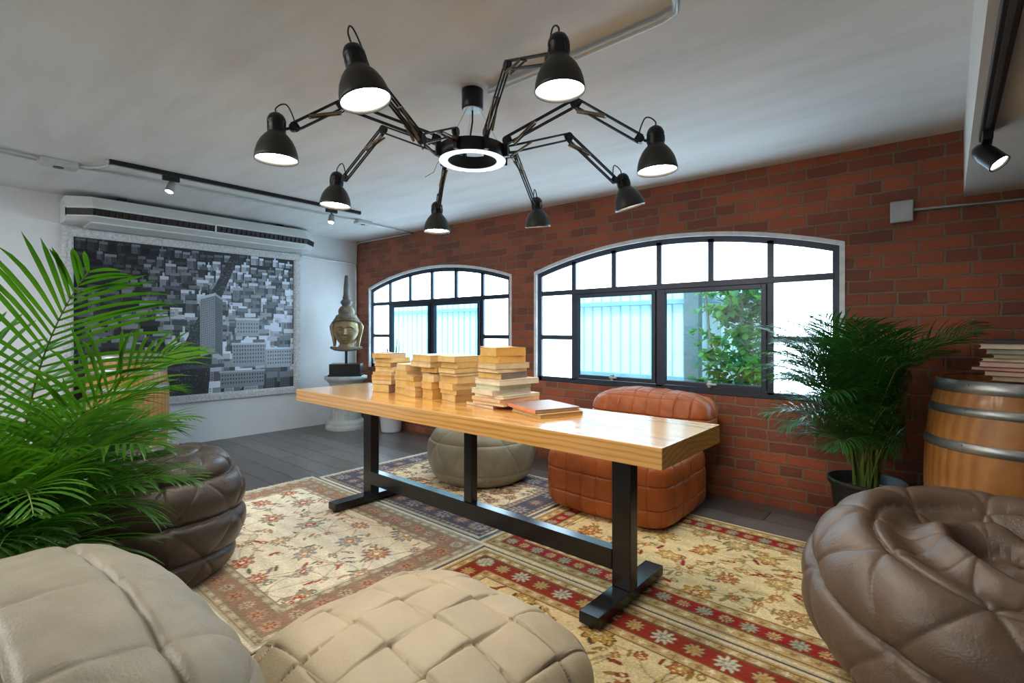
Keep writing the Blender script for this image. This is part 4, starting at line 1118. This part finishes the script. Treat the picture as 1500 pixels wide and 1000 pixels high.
# orange seat
seat = thing('lounge_chair', 'tan orange quilted leather lounge seat against the brick wall', 'chair', (-1.615, 3.02, .009))
Q, Fq = cushion(.437, .387, .215, 6.0, (.11, .11, .135), (.0, .0, .06), .009, TAN, 15, wr=.006, dome=.02, sigma=.005, n=230)
Q[:, 2] += .203; npmesh('seat', Q, Fq, TAN, seat)
Q, Fq = cushion(.45, .155, .175, 3.8, (.105, .105, .115), (.02, .0, .02), .009, TAN, 19, wr=.009, dome=.015, sigma=.005, n=200)
Q[:, 1] += .33 + .25 * 0 ; Q[:, 2] += .545; Q[:, 1] += (Q[:, 2] - .40) * .25
npmesh('backrest', Q, Fq, TAN, seat)

# ------------------------------------------------------------------ wine barrels
STAVE = m_wood('barrel oak', (.52, .240, .070, 1), (.42, .175, .045, 1), (1.5, 1.5, .25), .42, .1, 6, 3)
HOOP = mat('hoop steel', (.40, .42, .42, 1), .40, .8, .2, 6)
def barrel(label, loc, R0, R1, H, group='wine barrels'):
    t = thing('wine_barrel', label, 'barrel', loc, 0, group)
    rad = lambda z: R0 + (R1 - R0) * (1 - ((z / H - .5) * 2) ** 2)
    b = MB(); n = 24; ns = 22
    prof = [(rad(H * i / n), H * i / n) for i in range(n + 1)]
    b.lathe([(rad(0) - .02, .0)] + prof + [(rad(H) - .022, H), (rad(H) - .028, H - .025)], ns * 10, flute=lambda a, k: 1 - .006 * math.exp(-(((a * ns / (2 * PI)) % 1 - .5) / .07) ** 2), close=False)
    tag(b.build('staves', STAVE, t), 'oak stave body')
    b = MB(); b.cyl((0, 0, H - .045), (0, 0, H - .024), rad(H) - .027, n=48); b.build('barrel_head', STAVE, t)
    for z0, z1 in ((.0, .055), (.115, .155), (.27, .315), (H - .315, H - .27), (H - .155, H - .115), (H - .055, H + .002)):
        b = MB(); b.lathe([(rad(z0) + .0005, z0 + .001), (rad(z0) + .005, z0 + .002), (rad((z0 + z1) / 2) + .0055, (z0 + z1) / 2), (rad(z1) + .005, z1 - .001), (rad(z1) + .0005, z1)], 72, close=False)
        hp = b.build('hoop', HOOP, t)
        a = -2.2; b = MB(); m = (z0 + z1) / 2
        for dz_ in (-.010, .010): b.cyl((math.cos(a) * (rad(m) + .004), math.sin(a) * (rad(m) + .004), m + dz_), (math.cos(a) * (rad(m) + .009), math.sin(a) * (rad(m) + .009), m + dz_), .004, n=8)
        b.build('rivet', HOOP, hp)
    return t
BR = (.245, 3.262)
barrel('oak wine barrel with steel hoops at right, carrying books', (BR[0], BR[1], .001), .285, .335, .935)
barrel('oak wine barrel half hidden behind the left palm', (-5.46, 1.11, .001), .26, .305, .96)
zt = .9378
RB = [(.020, .24, .30, -4, .02, 0, (224, 206, 178), (190, 176, 150)), (.022, .26, .30, 3, -.01, .0, (230, 210, 186), (150, 40, 46)), (.016, .27, .31, -6, -.03, .01, (226, 200, 180), (140, 30, 40)), (.024, .27, .30, 2, -.02, 0, (228, 206, 190), (170, 60, 60)),
      (.014, .25, .29, -3, -.01, .0, (226, 214, 190), (180, 170, 140)), (.018, .25, .30, 5, .01, .0, (196, 184, 150), (140, 130, 90)), (.024, .25, .29, -2, .0, .0, (200, 194, 180), (80, 110, 80)), (.020, .27, .31, 4, -.02, .0, (232, 216, 190), (214, 200, 176)), (.020, .26, .30, -2, .0, .0, (90, 84, 80), (34, 36, 44))]
RW = ['cream-paged', 'red-backed', 'wide red-covered', 'thick red', 'thin cream', 'olive-covered', 'green-covered', 'wide white-paged', 'dark-covered']
for i, (t, w, l, ro, dx, dy, pc, cc) in enumerate(RB):
    book('%s hardcover, %s the stack on the right barrel' % (RW[i], ORD[i] + ' of' if i < 8 else 'on top of'), 'hardcovers stacked on the right barrel', (BR[0] + .045 + dx, BR[1] - .02 + dy, zt), math.radians(-14 + ro), w, l, t, cc, pc, 0, True)
    zt += t + .0008

# ------------------------------------------------------------------ palms
def frond_mesh(az, L, lean0, lean1, stem, ll, lw, n, rr, roll=0.0, power=1.6, vee=.5, droop=.35, fw=.72):
    b = MB(); st_ = MB(); m = 22; pts = []; tans = []
    h = Vector((math.cos(az), math.sin(az), 0)); s = Vector((-math.sin(az), math.cos(az), 0)); p = Vector((0, 0, 0))
    tw = rr.uniform(-.25, .25)
    for i in range(m + 1):
        t = i / m; a = lean0 + (lean1 - lean0) * t ** power
        d = h * math.sin(a) + Vector((0, 0, math.cos(a))) + s * tw * t * .4; d.normalize()
        pts.append(p.copy()); tans.append(d); p = p + d * (L / m)
    st_.tube(pts, [.0062 * (1 - .8 * i / m) * (L ** .5) for i in range(m + 1)], 6)
    def at_(t):
        x = t * m; i = min(int(x), m - 1); f = x - i
        return pts[i].lerp(pts[i + 1], f), tans[i].lerp(tans[i + 1], f).normalized()
    for k in range(n):
        q = k / (n - 1); t = stem + (1 - stem) * q; c_, d = at_(t)
        nrm = s.cross(d).normalized()                         # roughly 'up' of the frond
        side0 = (s * math.cos(roll) + nrm * math.sin(roll)).normalized(); up0 = side0.cross(d).normalized()
        if up0.z < 0 and abs(roll) < .5: up0 = -up0
        ln = ll * (math.sin(PI * (.16 + .80 * q)) ** .7) * rr.uniform(.88, 1.08)
        ang = math.radians(62 - 34 * q) + rr.uniform(-.1, .1)
        for sg in (-1, 1):
            dd = (d * math.cos(ang) + side0 * sg * math.sin(ang) + up0 * vee * math.sin(ang) * (1 - .5 * q)).normalized()
            wv = dd.cross(up0).normalized(); vs = []; seg = 6; pp = c_.copy(); cur = dd.copy()
            dr = droop * rr.uniform(.5, 1.6)
            for i in range(seg + 1):
                f = i / seg; w_ = lw * fw * (.35 + 1.9 * f) * (1 - f) ** .62 * .75 + .0004
                if i == 0: w_ = lw * .22
                nn = wv.cross(cur).normalized()
                vs += [pp - wv * w_ / 2 + nn * w_ * .12, pp - nn * w_ * .06, pp + wv * w_ / 2 + nn * w_ * .12]
                cur = (cur + Vector((0, 0, -dr * (f + .15) * .5))).normalized(); pp = pp + cur * (ln / seg)
            b.add(vs, [(i * 3 + j, i * 3 + j + 1, i * 3 + j + 4, i * 3 + j + 3) for i in range(seg) for j in (0, 1)], True)
    return st_, b
STALK = m_leaf('palm stalk', (.10, .17, .03, 1), (.20, .24, .05, 1), .4, .05)
def palm(label, loc, fronds, leafmat, rr, potprof, potmat, soil_z, base_r, stems, squeeze=None):
    t = thing('potted_palm', label, 'potted palm', loc)
    b = MB(); b.lathe(potprof, 48, close=False); b.build('pot', potmat, t)
    b = MB(); b.lathe([(.0001, soil_z + .006), (base_r * 1.5, soil_z)], 28, close=False); b.build('soil', mat('potting soil', (.03, .022, .016, 1), .95, 0, .4, 40, .6), t)
    for k in range(stems):
        a = rr.uniform(0, 2 * PI); r = base_r * rr.uniform(.1, 1); hgt = rr.uniform(.25, .5)
        b = MB(); b.tube([(r * math.cos(a), r * math.sin(a), soil_z - .01), (r * 1.1 * math.cos(a), r * 1.1 * math.sin(a), soil_z + hgt * .5), (r * 1.35 * math.cos(a), r * 1.35 * math.sin(a), soil_z + hgt)], [.010, .008, .006], 7)
        b.build('cane', STALK, t)
    for f in fronds:
        a = rr.uniform(0, 2 * PI); r = base_r * rr.uniform(.1, .9)
        off = Vector(f.pop('off', (r * math.cos(a), r * math.sin(a), soil_z + .02)))
        st_, lf = frond_mesh(rr=rr, **f)
        lf.v = [tuple(Vector(p) + off) for p in lf.v]; st_.v = [tuple(Vector(p) + off) for p in st_.v]
        if squeeze: lf.v = [squeeze(p) for p in lf.v]; st_.v = [squeeze(p) for p in st_.v]
        fo = lf.build('frond', leafmat, t); st_.build('rachis', STALK, fo)
    return t
# right palm beside the barrel
LEAF_D = m_leaf('dark palm leaf', (.012, .075, .012, 1), (.030, .125, .020, 1), .34, .22)
def soft(v, a, b): return v if v < a else a + (b - a) * (1 - math.exp(-(v - a) / (b - a)))
def squeeze_right(p):
    x, y, z = p; y = soft(y, .16, .335)
    k = min(1, max(0, (1.12 - z) / .15)); x = x * (1 - k) + k * soft(x, .06, .185)
    return (x, y, max(z, .1))
rr = random.Random(31); fr = []
for k in range(72):
    az = -PI * .5 + (rr.random() - .5) * PI * 1.6
    if k % 3 == 0: fr.append(dict(az=az, L=rr.uniform(.88, 1.04), lean0=rr.uniform(.02, .16), lean1=rr.uniform(.9, 1.4), stem=.45, ll=.27, lw=.017, n=24))
    elif k % 3 == 1: fr.append(dict(az=az, L=rr.uniform(.82, 1.05), lean0=rr.uniform(.08, .28), lean1=rr.uniform(1.5, 2.1), stem=.42, ll=.26, lw=.017, n=24))
    else: fr.append(dict(az=az, L=rr.uniform(.42, .80), lean0=rr.uniform(.12, .40), lean1=rr.uniform(1.5, 2.4), stem=.40, ll=.23, lw=.016, n=20))
palm('bushy dark green palm in black pot between window and barrel', (-.325, 3.29, .001), fr, LEAF_D, rr,
     [(.0001, .003), (.125, .003), (.132, .01), (.168, .33), (.172, .335), (.184, .338), (.184, .362), (.172, .362), (.163, .31), (.0001, .31)], mat('black plastic pot', (.018, .020, .019, 1), .5, 0, .15, 8), .312, .07, 9, squeeze_right)
# left palm in the foreground
LEAF_L = m_leaf('fresh palm leaf', (.028, .120, .012, 1), (.085, .25, .024, 1), .36, .42)
def squeeze_left(p):
    x, y, z = p
    if z < .70:
        k = min(1, (.70 - z) / .08)
        dx_, dy_ = x + .43, y - .46; d = math.hypot(dx_, dy_) + 1e-6
        if d < .47: x, y = x + dx_ / d * (.47 - d) * k, y + dy_ / d * (.47 - d) * k
        x = x * (1 - k) + soft(x, .34, .535) * k
    return (x, y, max(z, .06))
rr = random.Random(44)
Raz = math.atan2(.656, .7547)          # azimuth that points right in the photograph
fr = [dict(az=Raz - .25, L=1.16, lean0=.05, lean1=.95, stem=.40, ll=.40, lw=.030, n=24, roll=.5, vee=.25, droop=.22, off=(.05, .0, .30)),
      dict(az=Raz + .2, L=.98, lean0=.15, lean1=1.25, stem=.36, ll=.38, lw=.028, n=24, roll=.3, vee=.3, droop=.28, off=(.04, .03, .30)),
      dict(az=Raz + PI - .3, L=1.0, lean0=.02, lean1=.9, stem=.36, ll=.42, lw=.030, n=22, roll=-.4, vee=.3, droop=.2, off=(-.02, .0, .30)),
      dict(az=Raz + PI + .5, L=.85, lean0=.1, lean1=1.1, stem=.34, ll=.38, lw=.028, n=20, roll=-.3, vee=.3, droop=.25, off=(-.02, -.03, .30))]
for k in range(44):
    az = Raz - .35 + (rr.random() - .5) * PI * 1.55
    fr.append(dict(az=az, L=rr.uniform(.50, .90), lean0=rr.uniform(.10, .6), lean1=rr.uniform(1.3, 2.1), stem=.28, ll=rr.uniform(.24, .34), lw=.023, n=22, roll=rr.uniform(-.3, .3)))
for k in range(22):
    az = Raz - 1.2 + (rr.random() - .5) * PI * 1.0
    fr.append(dict(az=az, L=rr.uniform(.45, .68), lean0=rr.uniform(.4, .9), lean1=rr.uniform(1.9, 2.5), stem=.25, ll=rr.uniform(.24, .34), lw=.024, n=20, roll=rr.uniform(-.3, .3)))
palm('large bright green palm in the left foreground', (-2.44, .17, .001), fr, LEAF_L, rr,
     [(.0001, .003), (.12, .003), (.128, .01), (.155, .29), (.168, .292), (.168, .32), (.155, .32), (.148, .28), (.0001, .28)], mat('dark grey plastic pot', (.03, .032, .032, 1), .5, 0, .15, 8), .282, .07, 8, squeeze_left)

# ------------------------------------------------------------------ light
w = bpy.data.worlds.new('sky'); SC.world = w; w.use_nodes = True
wt = w.node_tree; wt.nodes.clear()
bg = wt.nodes.new('ShaderNodeBackground'); bg.inputs[0].default_value = (.54, .80, 1, 1); bg.inputs[1].default_value = 3.0
wo = wt.nodes.new('ShaderNodeOutputWorld'); wt.links.new(bg.outputs[0], wo.inputs[0])
sun = bpy.data.lights.new('sun', 'SUN'); sun.energy = 2.2; sun.angle = math.radians(3); sun.color = (1, .97, .9)
so = bpy.data.objects.new('sun', sun); COL.objects.link(so)
so.rotation_euler = Vector((.15, .42, -.9)).to_track_quat('-Z', 'Y').to_euler()
def area(name, loc, aim, sx, sy, e, col):
    li = bpy.data.lights.new(name, 'AREA'); li.shape = 'RECTANGLE'; li.size = sx; li.size_y = sy; li.energy = e; li.color = col
    o = bpy.data.objects.new(name, li); COL.objects.link(o); o.location = loc
    o.rotation_euler = Vector(aim).to_track_quat('-Z', 'Y').to_euler(); return o
area('rear_fill_light', (-2.5, -1.4, 2.15), (-.1, .25, -1), 1.6, .6, 36, (1, .95, .88))  # added warm fill behind the camera, stands for no modelled ceiling fixture
area('rear_fill_light', (-4.4, -1.2, 2.2), (0, .1, -1), 1.2, .6, 24, (.92, .96, 1))  # second added fill, cooler, further left in the unseen rear of the room

vs = SC.view_settings
vs.view_transform = 'Standard'; vs.look = 'None'; vs.gamma = 1; vs.use_curve_mapping = False; vs.exposure = 0.78
SC.cycles.max_bounces = 8; SC.cycles.diffuse_bounces = 5; SC.cycles.transparent_max_bounces = 12
SC.cycles.sample_clamp_indirect = 6
